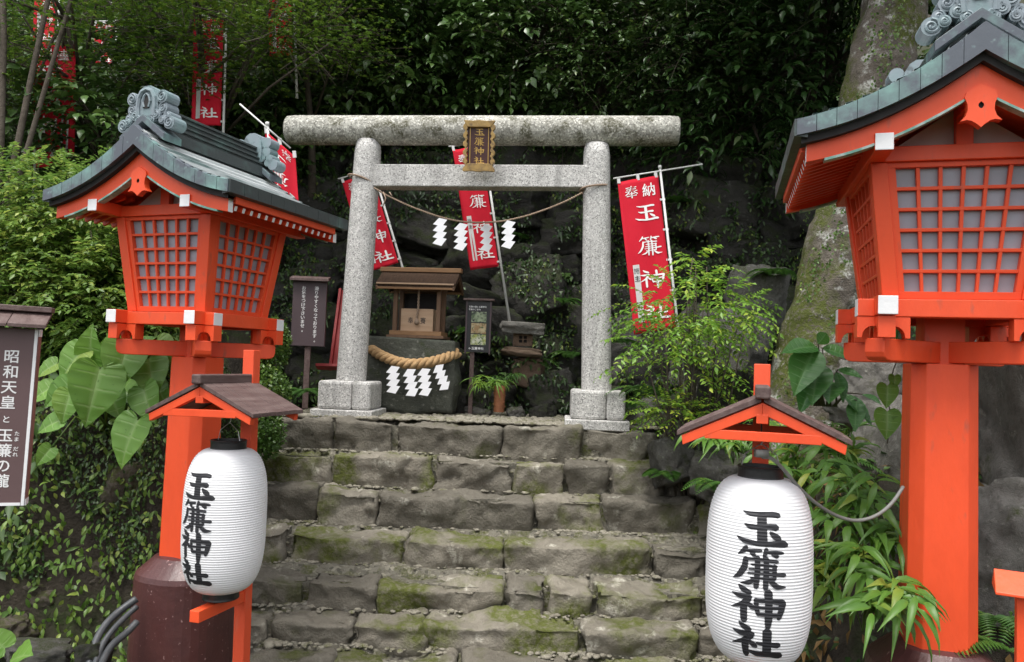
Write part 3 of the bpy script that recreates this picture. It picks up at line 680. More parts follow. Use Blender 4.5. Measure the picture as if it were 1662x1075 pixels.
# ---------------------------------------------------------------- stone torii
def rockmesh(name, seed, dims, mat, box=.75, amp=.06, freq=2.2, n=10, fine=.25, flat_top=0):
    """a boulder: a cube sphere between box and ball, broken up with noise"""
    rng = random.Random(seed); off = Vector((rng.uniform(-50, 50), rng.uniform(-50, 50), rng.uniform(-50, 50)))
    bm_v = {}; V = []; Fc = []
    def vid(p):
        k = tuple(round(c*1000) for c in p)
        if k not in bm_v: bm_v[k] = len(V); V.append(Vector(p))
        return bm_v[k]
    for ax in range(3):
        for s_ in (-1, 1):
            for i in range(n):
                for j in range(n):
                    q = []
                    for (a, b) in ((i, j), (i+1, j), (i+1, j+1), (i, j+1)):
                        p = [0, 0, 0]; p[ax] = s_; p[(ax+1) % 3] = -1+2*a/n; p[(ax+2) % 3] = -1+2*b/n; q.append(vid(p))
                    Fc.append(q if s_ > 0 else q[::-1])
    out = []
    d = Vector(dims)
    for p in V:
        sp = p.normalized(); q = sp.lerp(p/ (max(abs(p.x), abs(p.y), abs(p.z))), box) if box < 1 else p
        h = noise.fractal(q*freq*.5+off, 1.0, 2.1, 3)*amp*2+noise.cell(q*freq*1.3+off)*amp*.35+noise.fractal(q*freq*3+off, .9, 2.0, 4)*amp*fine
        q = q+sp*h
        if flat_top and q.z > flat_top: q.z = flat_top+(q.z-flat_top)*.12
        out.append((q.x*d.x, q.y*d.y, q.z*d.z))
    me = bpy.data.meshes.new(name); me.from_pydata(out, [], Fc); me.materials.append(mat)
    me.polygons.foreach_set('use_smooth', [True]*len(me.polygons)); me.update(); return me

tl_, tr_ = at(567, 668, 6.06), at(967, 684, 5.93)
tc_ = (tl_+tr_)/2; tyaw = math.atan2(tr_.y-tl_.y, tr_.x-tl_.x); half = (Vector((tr_.x-tl_.x, tr_.y-tl_.y)).length)/2
tor = empty('torii', (tc_.x, tc_.y, PLAT), tyaw, 'grey granite gate of two round pillars under a round crossbeam', 'torii gate')
def zof(px, py, Y): return at(px, py, Y).z-PLAT
z_k0, z_k1 = zof(785, 232, 5.9), zof(785, 181, 5.9)        # round top beam
z_n0, z_n1 = zof(785, 305, 5.95), zof(785, 269, 5.95)      # tie beam
zb_top = .175
pt = [half-.075, half-.085]
for i, sx in enumerate((-1, 1)):
    mb = MB(); top = half-.06; n_ = 26; prof = []
    V = []; rows = 24
    for k in range(rows+1):
        t = k/rows; zz = .16+(z_k0+.025-.16)*t; x = sx*(half+(top-half)*t); r_ = .118-.013*t
        if k == rows: r_ *= .9
        V += [(x+r_*math.cos(2*PI*j/n_), r_*math.sin(2*PI*j/n_), zz) for j in range(n_)]
    mb.add(V, [(q*n_+j, q*n_+(j+1) % n_, (q+1)*n_+(j+1) % n_, (q+1)*n_+j) for q in range(rows) for j in range(n_)]+[[rows*n_+j for j in range(n_)]])
    o = mb.build('pillar', M['granite'], tor, smooth=True)
    mb = MB(); mb.box((sx*half, 0, .018), (.485, .48, .076)); o = mb.build('base_slab', M['granite'], tor, .008)
    for hx in (-1, 1):
        mb = MB(); mb.box((sx*half+(-.068 if hx < 0 else .139), 0, .166), (.268 if hx < 0 else .144, .40, .22)); mb.build('footing', M['granite'], tor, .022)
mb = MB(); L = [at(467, 206, 6.10), at(1102, 203, 5.88)]; Lx = (Vector((L[0].x, L[0].y))-Vector((tc_.x, tc_.y))).length; Rx = (Vector((L[1].x, L[1].y))-Vector((tc_.x, tc_.y))).length
rk = (z_k1-z_k0)/2*.94; zk = (z_k0+z_k1)/2; n_ = 32; V = []; rows = 40
xs_ = list(np.linspace(-Lx, Rx, rows+1)); prof = [(-Lx, rk*.86), (-Lx+.012, rk*.96)]+[(x, rk) for x in xs_[1:-1]]+[(Rx-.012, rk*.96), (Rx, rk*.86)]
for x, r_ in prof: V += [(x, r_*math.cos(2*PI*j/n_), zk+.013*x+r_*math.sin(2*PI*j/n_)) for j in range(n_)]
k = len(prof)
mb.add(V, [(q*n_+j, (q+1)*n_+j, (q+1)*n_+(j+1) % n_, q*n_+(j+1) % n_) for q in range(k-1) for j in range(n_)]+[[j for j in range(n_)], [(k-1)*n_+j for j in range(n_-1, -1, -1)]])
mb.build('round_beam', M['granitelich'], tor, smooth=True)
mb = MB(); xa, xb = -half+.068, half-.068; mb.hexa([(xa, -.075, z_n0-.012), (xb, -.075, z_n0+.014), (xb, .075, z_n0+.014), (xa, .075, z_n0-.012)], [(xa, -.075, z_n1-.012), (xb, -.075, z_n1+.014), (xb, .075, z_n1+.014), (xa, .075, z_n1-.012)])
mb.build('tie_beam', M['granite'], tor, .008)
TORT = Matrix.Translation((tc_.x, tc_.y, PLAT)) @ Matrix.Rotation(tyaw, 4, 'Z'); TORI = TORT.inverted()
# name plaque hanging in the middle
pc = at(778, 238, 5.78); pw = 52/F_PX*5.78; ph = 82/F_PX*5.78
pl = empty('name_plaque', tuple(pc), tyaw, 'brown plaque with gilt carved frame hanging between the two beams of the gate', 'plaque'); pl.rotation_euler = (R(9), 0, tyaw)
mb = MB(); mb.box((0, 0, 0), (pw*.74, .02, ph*.88)); mb.build('board', M['plaque'], pl, .002)
mb = MB()
for sx in (-1, 1):        # carved side rails with a wavy outline
    pts = [(sx*(pw*.36+.004+.006*math.sin(j*1.9)), -ph/2+ph*j/30) for j in range(31)]
    out = [(sx*(pw*.47+.010*math.sin(j*1.25)+(.006 if j % 5 == 0 else 0)), -ph/2+ph*j/30) for j in range(31)]
    mb.prism((pts+out[::-1]) if sx < 0 else (out+pts[::-1]), -.036, .012, 'y')
for sz, hh in ((1, .05), (-1, .06)):
    P = [(-pw*.5, sz*ph*.5), (-pw*.36, sz*ph*.5-sz*hh), (pw*.36, sz*ph*.5-sz*hh), (pw*.5, sz*ph*.5), (pw*.2, sz*ph*.488), (0, sz*ph*.505), (-pw*.2, sz*ph*.488)]
    mb.prism(P, -.040, .012, 'y')
mb.build('carved_frame', M['goldwood'], pl, .002)
mb = MB(); a, b_ = pw*.29, ph*.37
for (x0, z0, x1, z1) in ((-a, -b_, a, -b_), (-a, b_, a, b_), (-a, -b_, -a, b_), (a, -b_, a, b_)): mb.tube([(x0, -.012, z0), (x1, -.012, z1)], .0035, 4)
mb.build('gilt_line', M['gold'], pl)
mb = MB(); q = .215*ph/330
for i, ch in enumerate('玉簾神社'): brush_add(mb, ch, q, lambda x, y, l, i=i: (x, -.0115-l*2, ph*.275-i*ph*.183-y), step=2e-4, thin=.8)
mb.build('lettering', M['gold'], pl)

# ---------------------------------------------------------------- stairs of rough stones
st = empty('stone_stairs', (0, 3.8, 0), 0, 'worn mossy stone stairs climbing to the gate', 'stairs')
st_inv = Vector((0, -3.8, 0))
D = .46
ROWS = [  # depth of the front edge, top height below the eye, bottom height, back depth; stone joints in photo pixels
 (5.62, .463, .690, 6.05, [440, 548, 646, 822, 953, 1075]),
 (5.36, .683, .905, 5.75, [428, 546, 712, 840, 925, 1000, 1092, 1150]),
 (5.11, .900, 1.108, 5.50, [422, 527, 624, 878, 990, 1142, 1200]),
 (4.74, 1.108, 1.270, 5.24, [400, 480, 672, 832, 1070, 1160, 1235]),
 (4.35, 1.270, 1.412, 4.86, [395, 512, 632, 836, 905, 978, 1160, 1250]),
 (4.10, 1.410, 1.53, 4.46, [380, 450, 590, 708, 960, 1150, 1270]),
 (3.86, 1.525, 1.66, 4.20, [370, 560, 760, 1000, 1290]),
 (3.60, 1.640, 1.80, 3.96, [350, 520, 720, 900, 1100, 1310])]
rs = random.Random(11)
def stair_stone(x0, x1, y0, y1, z0, z1, seed):
    n = 9; w_ = (x1-x0)/2; d_ = (y1-y0)/2; h_ = (z1-z0)/2; rr = random.Random(seed); off = Vector((seed*3.7, seed*1.3, 5))
    nx = max(10, int(w_*2/.02)); ny = 12; nz = 10; idx = {}; V = []; Fc = []
    def P(i, j, k):
        key = (i, j, k)
        if key in idx: return idx[key]
        p = Vector((-1+2*i/nx, -1+2*j/ny, -1+2*k/nz)); q = Vector((p.x*w_, p.y*d_, p.z*h_))
        rad = .020; c = Vector((max(-w_+rad, min(w_-rad, q.x)), max(-d_+rad, min(d_-rad, q.y)), max(-h_+rad, min(h_-rad, q.z)))); dd = q-c
        if dd.length > 1e-6: q = c+dd.normalized()*min(dd.length, rad)
        g_ = q+off
        nd = dd.normalized() if dd.length > 1e-6 else Vector((0, 0, 0))
        q += nd*(noise.fractal(g_*3.4, 1, 2, 3)*.034+noise.fractal(g_*13, .9, 2, 4)*.012+(noise.cell(g_*5+noise.noise_vector(g_*6)*.4)-.5)*.016)
        q.y += noise.noise(Vector((g_.x*2.1, 0, seed)))*.05*max(0, -p.y); q.z += noise.noise(Vector((g_.x*2.3, seed, 3)))*.022*max(0, p.z)
        q.y += bow*(p.x*p.x)*max(0, -p.y)*.8-.010*p.z*max(0, -p.y); q.z += tilt*p.x*max(0, p.z)
        idx[key] = len(V); V.append((q.x+(x0+x1)/2, q.y+(y0+y1)/2-3.8, q.z+(z0+z1)/2)); return idx[key]
    bow = rr.uniform(.01, .06); tilt = rr.uniform(-.012, .012)
    for i in range(nx):
        for j in range(ny): Fc += [(P(i, j, nz), P(i+1, j, nz), P(i+1, j+1, nz), P(i, j+1, nz))]
        for k in range(nz): Fc += [(P(i, 0, k), P(i+1, 0, k), P(i+1, 0, k+1), P(i, 0, k+1)), (P(i+1, ny, k), P(i, ny, k), P(i, ny, k+1), P(i+1, ny, k+1))]
    for j in range(ny):
        for k in range(nz): Fc += [(P(0, j+1, k), P(0, j, k), P(0, j, k+1), P(0, j+1, k+1)), (P(nx, j, k), P(nx, j+1, k), P(nx, j+1, k+1), P(nx, j, k+1))]
    me = bpy.data.meshes.new('stair_stone'); me.from_pydata(V, [], Fc); me.materials.append(M['step']); me.polygons.foreach_set('use_smooth', [True]*len(Fc)); me.update(); return me
pebV, pebF = [], []
_ico = None
def ico_template():
    t = (1+5**.5)/2; v = np.array([(-1, t, 0), (1, t, 0), (-1, -t, 0), (1, -t, 0), (0, -1, t), (0, 1, t), (0, -1, -t), (0, 1, -t), (t, 0, -1), (t, 0, 1), (-t, 0, -1), (-t, 0, 1)], float); v /= np.linalg.norm(v[0])
    f = [(0, 11, 5), (0, 5, 1), (0, 1, 7), (0, 7, 10), (0, 10, 11), (1, 5, 9), (5, 11, 4), (11, 10, 2), (10, 7, 6), (7, 1, 8), (3, 9, 4), (3, 4, 2), (3, 2, 6), (3, 6, 8), (3, 8, 9), (4, 9, 5), (2, 4, 11), (6, 2, 10), (8, 6, 7), (9, 8, 1)]
    V = list(map(tuple, v)); cache = {}; F2 = []
    def mid(a, b):
        k = (min(a, b), max(a, b))
        if k not in cache: m_ = (np.array(V[a])+np.array(V[b]))/2; V.append(tuple(m_/np.linalg.norm(m_))); cache[k] = len(V)-1
        return cache[k]
    for a, b, c in f: ab, bc, ca = mid(a, b), mid(b, c), mid(c, a); F2 += [(a, ab, ca), (b, bc, ab), (c, ca, bc), (ab, bc, ca)]
    return np.array(V), np.array(F2)
ICO = ico_template()
def pebbles(name, P, size, mat, seed=0, flat=.55):
    """many small stones at points P (n,3): one mesh"""
    rng = np.random.default_rng(seed); n = len(P); v, f = ICO; k = len(v)
    sc = size*np.exp(rng.normal(0, .32, (n, 1)))*np.stack([rng.uniform(.7, 1.4, n), rng.uniform(.7, 1.2, n), rng.uniform(.7, 1.1, n)*flat], 1)
    a = rng.uniform(0, PI, n); V = v[None]*(1+rng.normal(0, .09, (n, k, 1))); V = V*sc[:, None]
    x = V[..., 0]*np.cos(a)[:, None]-V[..., 1]*np.sin(a)[:, None]; y = V[..., 0]*np.sin(a)[:, None]+V[..., 1]*np.cos(a)[:, None]
    V = np.stack([x, y, V[..., 2]], -1)+np.asarray(P)[:, None]; Fc = f[None]+(np.arange(n)*k)[:, None, None]
    return arrays_mesh(name, V.reshape(-1, 3), [Fc.reshape(-1, 3)], mat)
PB = []
rngp = np.random.default_rng(5)
for ri, (yf, zt_, zb_, yb_, J) in enumerate(ROWS):
    zt0, zb0 = EYE-zt_, EYE-zb_
    for i in range(len(J)-1):
        x0, x1 = (J[i]-CX)/F_PX*yf, (J[i+1]-CX)/F_PX*yf
        dz = rs.uniform(-.018, .012); dy = rs.uniform(-.045, .03); g_ = .007
        me = stair_stone(x0+g_, x1-g_, yf+dy, min(yb_-.06, yf+dy+rs.uniform(.24, .34)), zb0-.05, zt0+dz, ri*17+i*5+2)
        link_mesh('stair_stone', me, st)
    # mortar bed behind and under the stones, pebbles pressed into it
    xa, xb = (J[0]-CX)/F_PX*yf-.05, (J[-1]-CX)/F_PX*yf+.05
    mb = MB(); nxx = 60; V = []; Fc = []; cols_ = 10
    for i in range(nxx+1):
        for j in range(cols_+1):
            x = xa+(xb-xa)*i/nxx; y = yf+.085+(yb_+.02-yf-.085)*j/cols_
            V.append((x, y-3.8, zt0-.030+(.024 if j > 5 else -.012)+noise.fractal(Vector((x*5, y*5, ri)), 1, 2, 3)*.012))
    mb.add(V, [(i*(cols_+1)+j, (i+1)*(cols_+1)+j, (i+1)*(cols_+1)+j+1, i*(cols_+1)+j+1) for i in range(nxx) for j in range(cols_)])
    e0 = [(xa+(xb-xa)*i/nxx, yf+.085-3.8) for i in range(nxx+1)]
    V2 = [(x, y, zt0-.026+noise.fractal(Vector((x*5, yf+.085, ri)), 1, 2, 3)*.012) for x, y in e0]+[(x, y+.0, zb0-.08) for x, y in e0]
    mb.add(V2, [(nxx+1+i, nxx+2+i, i+1, i) for i in range(nxx)])
    mb.build('mortar_bed', M['mortar'], st, smooth=True)
    n = int((xb-xa)*230)
    X = rngp.uniform(xa+.05, xb-.05, n); Y = yb_-.035-np.abs(rngp.normal(0, .055, n)); PB.append(np.stack([X, Y-3.8, np.full(n, zt0-.003)], 1))
    if ri:    # crumbs in the joints of the riser
        for j_ in J[1:-1]:
            x = (j_-CX)/F_PX*yf; m_ = 4; PB.append(np.stack([x+rngp.normal(0, .012, m_), yf+.07+rngp.uniform(0, .06, m_)-3.8, rngp.uniform(zb0, zt0-.02, m_)], 1))
o = link_mesh('mortar_pebbles', pebbles('mortar_pebbles', np.concatenate(PB), .0125, M['pebble'], 3), st); o['kind'] = 'stuff'

# paved terrace in front of the rock wall
mb = MB(); nxx, nyy = 90, 50; V = []
for i in range(nxx+1):
    for j in range(nyy+1):
        x = -1.75+2.95*i/nxx; y = 5.83+1.55*j/nyy; V.append((x, y, PLAT+.002+noise.fractal(Vector((x*3, y*3, 1)), 1, 2, 3)*.010))
mb.add(V, [(i*(nyy+1)+j, (i+1)*(nyy+1)+j, (i+1)*(nyy+1)+j+1, i*(nyy+1)+j+1) for i in range(nxx) for j in range(nyy)])
tag(mb.build('terrace_paving', M['mortar'], smooth=True), kind='structure')
n = 2600; Pp = np.stack([rngp.uniform(-1.7, 1.15, n), 5.78+np.abs(rngp.normal(0, .55, n)), np.full(n, PLAT+.003)], 1); Pp = Pp[Pp[:, 1] < 7.3]
tag(link_mesh('paving_pebbles', pebbles('paving_pebbles', Pp, .019, M['pebble'], 8)), kind='stuff')

# ---------------------------------------------------------------- boulders: the dark rock wall, and loose ones
wall = empty('rock_wall', (0, 7.3, PLAT), 0, 'dark wall of piled mossy boulders behind the gate', 'rock wall')
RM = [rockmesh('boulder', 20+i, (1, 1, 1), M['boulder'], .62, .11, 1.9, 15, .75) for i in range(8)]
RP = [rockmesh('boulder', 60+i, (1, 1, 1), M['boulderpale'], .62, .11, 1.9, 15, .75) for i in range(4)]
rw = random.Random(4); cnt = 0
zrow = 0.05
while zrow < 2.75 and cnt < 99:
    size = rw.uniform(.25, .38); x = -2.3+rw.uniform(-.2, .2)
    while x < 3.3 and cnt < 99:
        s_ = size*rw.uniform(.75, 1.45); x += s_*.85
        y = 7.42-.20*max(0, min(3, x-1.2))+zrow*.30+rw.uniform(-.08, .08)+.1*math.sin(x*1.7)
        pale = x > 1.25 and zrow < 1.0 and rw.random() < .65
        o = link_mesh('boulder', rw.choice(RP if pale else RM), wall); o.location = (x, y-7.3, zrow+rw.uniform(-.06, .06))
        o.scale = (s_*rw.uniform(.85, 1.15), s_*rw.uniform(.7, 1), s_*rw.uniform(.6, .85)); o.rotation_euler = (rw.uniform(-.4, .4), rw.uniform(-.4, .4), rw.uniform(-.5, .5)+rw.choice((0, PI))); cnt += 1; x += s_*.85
    zrow += size*1.12
def boulder(px, py, Y, r, label, mats=RM, seed=0, sc=(1, .8, .75), group=None, rot=None):
    q = random.Random(seed); p = at(px, py, Y); me = mats[seed % len(mats)]
    o = link_mesh('boulder', me); o.location = p; o.scale = (r*sc[0], r*sc[1], r*sc[2]); o.rotation_euler = rot or (q.uniform(-.3, .3), q.uniform(-.3, .3), q.uniform(-3, 3))
    return tag(o, label, 'boulder', group)
GB = 'loose boulders around the stairs'
RR = [rockmesh('boulder', 90, (1, 1, 1), M['redrock'], .55, .14, 2.2, 11, .5)]
boulder(1092, 748, 5.25, .16, 'grey boulder closing the second step from the top at its right end', RP, 1, (1.15, .9, 1.0), GB)
boulder(1122, 720, 5.4, .15, 'mossy boulder behind the end of the top step, under the young shrub', RP, 2, (.9, .9, 1.1), GB)
boulder(1040, 690, 5.95, .12, 'small mossy stone between the right gate pillar and the young shrub', RP, 3, (1, .9, .8), GB)
boulder(1165, 770, 4.95, .17, 'mossy boulder behind the top of the facing paper lantern', RP, 0, (.9, .9, .9), GB)
boulder(1115, 655, 5.9, .13, 'pale stone at the foot of the leaning banner pole', RP, 2, (1, .9, .8), GB)
boulder(837, 672, 6.55, .095, 'flat brown stone at the terrace edge below the stone shrine', RP, 1, (1.3, .8, .55), GB)
boulder(775, 668, 6.62, .10, 'flat stone at the terrace edge in front of the picture board', RP, 3, (1.5, .7, .35), GB)
boulder(880, 672, 6.6, .10, 'mossy stone at the terrace edge beside the right gate footing', RM, 4, (1.1, .8, .7), GB)
boulder(660, 665, 6.45, .09, 'small stone at the foot of the altar rock', RM, 5, (1, .8, .7), GB)
boulder(735, 652, 6.75, .14, 'green mossy stone between the altar rock and the picture board', RM, 6, (1, .8, .9), GB)
boulder(890, 640, 7.0, .22, 'large mossy boulder behind the right gate pillar', RM, 2, (1.1, .8, .9), GB)
boulder(1190, 560, 5.9, .26, 'pale boulder under the leaning mossy trunk', RP, 3, (1, .8, 1), GB)
boulder(1230, 480, 6.1, .22, 'pale boulder beside the bend of the mossy trunk', RP, 0, (1, .8, 1.1), GB)
boulder(1185, 650, 5.6, .22, 'mossy boulder beside the roots of the leaning trunk', RM, 3, (1, .8, 1), GB)
boulder(62, 1066, 3.5, .10, 'flat pale stone at the foot of the creeper bank', RP, 1, (1.3, .9, .62), GB, (0, .1, .4))
boulder(152, 1064, 3.4, .062, 'small stone with yellow moss beside the black cables', RM, 1, (1.3, .9, .9), GB)
# big smooth rocks at the right edge
SL = [rockmesh('rock', 120+i, (1, 1, 1), M['slab'], .5, .13, 1.8, 22, .6) for i in range(3)]
for i, (px, py, Y, sc, rot, lab) in enumerate(((1655, 690, 3.7, (.34, .30, .62), (0, -.25, .5), 'tall smooth grey rock beside the vermilion post'), (1640, 900, 3.55, (.36, .3, .34), (.1, .2, 1.2), 'rounded grey rock low beside the vermilion post'), (1470, 760, 3.9, (.2, .25, .36), (.1, .1, .3), 'grey rock just behind the vermilion post'),
     (1440, 640, 4.3, (.25, .25, .24), (.2, .1, 2), 'dark rounded rock between the broad leaves and the vermilion post'))):
    p = at(px, py, Y); o = link_mesh('rock', SL[i % 3]); o.location = p; o.scale = sc; o.rotation_euler = rot; tag(o, lab, 'rock', 'smooth rocks at the edge of the bank')

# ---------------------------------------------------------------- foliage
def unit(a): return a/(np.linalg.norm(a, axis=-1, keepdims=True)+1e-9)
UP = np.array([0, 0, 1.])
HX = (0, -.09, -.135, -.10, .02, .20, .42, .64, .83, 1); HY_ = (0, .10, .24, .37, .47, .505, .45, .315, .155, 0); HT = np.linspace(0, 1, 10)
VEIN = {'heart': [], 'ovate': []}
def _outline(kind):
    """leaf templates: (verts along x = length 0..1, y = half width +-.5, z = lift) and faces"""
    if kind == 'lo': return np.array([(0, 0, 0), (.42, .5, .09), (1, 0, -.10), (.42, -.5, .09)]), [np.array([(0, 2, 1), (0, 3, 2)])]
    if kind == 'hi':
        V = [(0, 0, 0), (.18, .30, .05), (.18, 0, 0), (.18, -.30, .05), (.45, .5, .08), (.45, 0, .01), (.45, -.5, .08), (.75, .30, .02), (.75, 0, -.05), (.75, -.30, .02), (1, 0, -.17)]
        return np.array(V), [np.array([(0, 2, 1), (0, 3, 2), (7, 8, 10), (8, 9, 10)]), np.array([(1, 2, 5, 4), (2, 3, 6, 5), (4, 5, 8, 7), (5, 6, 9, 8)])]
    if kind == 'lance':
        V = [(0, 0, 0)]; xs = (.15, .35, .6, .82); ws = (.35, .5, .36, .17); zs = (.05, .07, .0, -.13)
        for x, w_, z in zip(xs, ws, zs): V += [(x, w_, z+.035), (x, 0, z), (x, -w_, z+.035)]
        V += [(1, 0, -.30)]; q = []
        for i in range(3): a = 1+3*i; q += [(a, a+1, a+4, a+3), (a+1, a+2, a+5, a+4)]
        return np.array(V), [np.array([(0, 2, 1), (0, 3, 2), (10, 11, 13), (11, 12, 13)]), np.array(q)]
    if kind in ('heart', 'ovate'):
        n = 56; out = []
        for i in range(n+1):
            t = i/n                     # 0 at the stalk notch, 1 at the tip, one side
            if kind == 'heart': x, y = float(np.interp(t, HT, HX)), float(np.interp(t, HT, HY_))
            else: x = t; y = .5*math.sin(PI*t**.78)**.95*(1-.25*t)+(.010 if (i//2) % 2 and 5 < i < n-3 else 0)
            out.append((x, max(0, y)))
        out[-1] = (1, 0); rings = (0, .35, .7, 1); V = []
        ax = [min(max(x, .0), 1) for x, y in out]
        for sg in (1, -1):
            for i, (x, y) in enumerate(out):
                for r_ in rings:
                    xx = ax[i]+(x-ax[i])*r_; z = .16*(y*r_)-.30*(max(0, xx)-.35)**2*(1 if xx > .35 else .4)+(.008 if kind == 'heart' else .006)*(1-math.cos(i*2*PI/8))*r_
                    V.append((xx, sg*y*r_, z)); VEIN[kind].append(1.0 if (i % 8 == 4 and r_ < .95) or r_ == 0 else 0.0)
        k = len(rings); Q = []
        for s_ in range(2):
            o = s_*(n+1)*k
            for i in range(n):
                for j in range(k-1):
                    f = (o+i*k+j, o+(i+1)*k+j, o+(i+1)*k+j+1, o+i*k+j+1); Q.append(f if s_ == 0 else f[::-1])
        return np.array(V), [np.array(Q)]
TPL = {k: _outline(k) for k in ('lo', 'hi', 'lance', 'heart', 'ovate')}
class Leaves:
    def __init__(s): s.parts = []; s.vein = []
    def add(s, P, D, N, L, W, kind='lo', curl=1.0):
        P, D, N = (np.asarray(a, float).reshape(-1, 3) for a in (P, D, N)); n = len(P)
        L = np.broadcast_to(L, n).astype(float); W = np.broadcast_to(W, n).astype(float)
        D = unit(D); Sd = unit(np.cross(N, D)); Nn = np.cross(D, Sd); v, fs = TPL[kind]
        V = P[:, None]+D[:, None]*(v[None, :, 0:1]*L[:, None, None])+Sd[:, None]*(v[None, :, 1:2]*W[:, None, None])+Nn[:, None]*(v[None, :, 2:3]*L[:, None, None]*curl)
        s.vein.append(np.tile(VEIN[kind], n) if kind in VEIN else np.zeros(n*len(v)))
        s.parts.append((V.reshape(-1, 3), [(f[None]+(np.arange(n)*len(v))[:, None, None]).reshape(-1, f.shape[1]) for f in fs])); return s
    def count(s): return sum(len(p[0]) for p in s.parts)
    def build(s, name, mat, parent=None, origin=None, smooth=True):
        o = 0; Vs = []; F = {3: [], 4: []}
        for V, fs in s.parts:
            Vs.append(V)
            for f in fs: F[f.shape[1]].append(f+o)
            o += len(V)
        V = np.concatenate(Vs)
        if origin is not None: V = V-np.asarray(origin)[None]
        me = arrays_mesh(name, V, [np.concatenate(F[k]) for k in (3, 4) if F[k]], mat, smooth); ve = np.concatenate(s.vein)
        if ve.any() and len(me.vertices) == len(ve): me.attributes.new('vein', 'FLOAT', 'POINT').data.foreach_set('value', ve.astype(np.float32))
        return link_mesh(name, me, parent)
def sprays(lv, rng, C, Dr, length, n, L, W, droop=.15, spread=.85, kind='lo', up=UP, nz=.35, start=.12):
    """twigs from C along Dr, each with n leaves set alternately; also returns the twig lines"""
    C = np.asarray(C, float); Dr = unit(np.asarray(Dr, float)); s_ = len(C); length = np.broadcast_to(length, s_)
    t = np.linspace(start, 1, n)[None, :, None]; P = C[:, None]+Dr[:, None]*t*length[:, None, None]-UP*(droop*length[:, None, None]*t**2)
    Dl = unit(Dr[:, None]-UP*2*droop*t); sd = unit(np.cross(Dl, UP+rng.normal(0, .15, (s_, 1, 3)))); sg = np.where((np.arange(n)+rng.integers(0, 2, (s_, 1))) % 2, 1., -1.)[..., None]
    sg = np.where(np.arange(n)[None, :, None] == n-1, 0, sg)
    LD = Dl*.6+sd*sg*spread-UP*.18+rng.normal(0, .16, (s_, n, 3)); NN = UP+rng.normal(0, nz, (s_, n, 3))
    ll = L*np.exp(rng.normal(0, .2, (s_, n)))
    lv.add(P.reshape(-1, 3), LD.reshape(-1, 3), NN.reshape(-1, 3), ll.ravel(), ll.ravel()*W/L, kind); return P
def twigs(mb, P, rad, n=3, every=1):
    for p in P[::every]: mb.tube([tuple(q) for q in p[::max(1, len(p)//4)]], [rad, rad*.8, rad*.6, rad*.5, rad*.4, rad*.3, rad*.3, rad*.3, rad*.3][:len(p[::max(1, len(p)//4)])], n, cap=False)
def in_ball(rng, n, c, r, lo=.35):
    d = unit(rng.normal(0, 1, (n, 3))); q = rng.uniform(lo**3, 1, n)**(1/3); return np.asarray(c)+d*q[:, None]*np.asarray(r), d
def crown_tree(name, label, cat, blobs, foot, mat, leafL, leafW, ns, nl, seed, group, tw=.45, droop=.22, kind='lo', trunk_r=.07, bark='twig', flat=.45, limbs=8):
    """a tree: bent tapering trunk, limbs into the crown and sprays of leaves through the crown's volume"""
    rng = np.random.default_rng(seed); foot = np.asarray(foot, float); root = empty(name, tuple(foot), 0, label, cat, group)
    lv = Leaves(); mb = MB(); top = np.mean([b[0] for b in blobs], 0); tot = sum(b[1][0]*b[1][2] for b in blobs)
    tr = [foot+(top-foot)*t+np.array([math.sin(t*5+seed)*.10*t, 0, 0]) for t in np.linspace(0, 1, 7)]
    mb.tube([tuple(p-foot) for p in tr], [trunk_r*(1.25-.85*t) for t in np.linspace(0, 1, 7)], 9)
    for c, r in blobs:
        k = int(ns*r[0]*r[2]/tot); C, d = in_ball(rng, k, c, r, .25)
        dr = d*np.array([1, 1, flat])+rng.normal(0, .35, (k, 3))+np.array([0, -.25, 0]); P = sprays(lv, rng, C, dr, tw*rng.uniform(.6, 1.2, k), nl, leafL, leafW, droop, kind=kind)
        twigs(mb, P-foot, .006, 3, 3)
        for q in range(limbs):
            j = rng.integers(k); a = tr[3]+(tr[6]-tr[3])*rng.uniform(0, 1); m_ = (a+C[j])/2+np.array([0, 0, .12])
            mb.tube([tuple(a-foot), tuple(m_-foot), tuple(C[j]-foot)], [trunk_r*.42, trunk_r*.28, .008], 5)
    mb.build('trunk', M[bark], root, smooth=True); lv.build('crown', M[mat], root, foot); return root
def A(*a): return np.array(at(*a))
def ground(x, y): return float(terrain_z(x, y))
GT = 'dark trees on the slope behind the gate'
def foot_of(px, py, Y, dy=.6):
    p = A(px, py, Y); return np.array([p[0], Y+dy, ground(p[0], Y+dy)-.05])
dark = [(560, 60, 7.9, 'l_dark', 'dark green tree rising above the left end of the gate beam', .095, .05), (700, 95, 8.1, 'l_dark', 'dark tree with layered sprays above the left half of the beam', .085, .047), (850, 60, 7.9, 'l_dark', 'dark tree behind and above the name plaque', .09, .05),
        (985, 95, 7.7, 'l_deep', 'dense small-leaved evergreen above the right half of the beam', .055, .028), (1110, 40, 7.5, 'l_deep', 'dense evergreen above the right end of the gate beam', .055, .028), (1215, 110, 7.3, 'l_gloss', 'glossy-leaved evergreen left of the big mossy trunk', .105, .042),
        (1340, 60, 7.0, 'l_gloss', 'glossy-leaved evergreen touching the big mossy trunk', .12, .048), (470, 120, 8.2, 'l_deep', 'dark evergreen between the left lantern roof and the gate beam', .07, .035)]
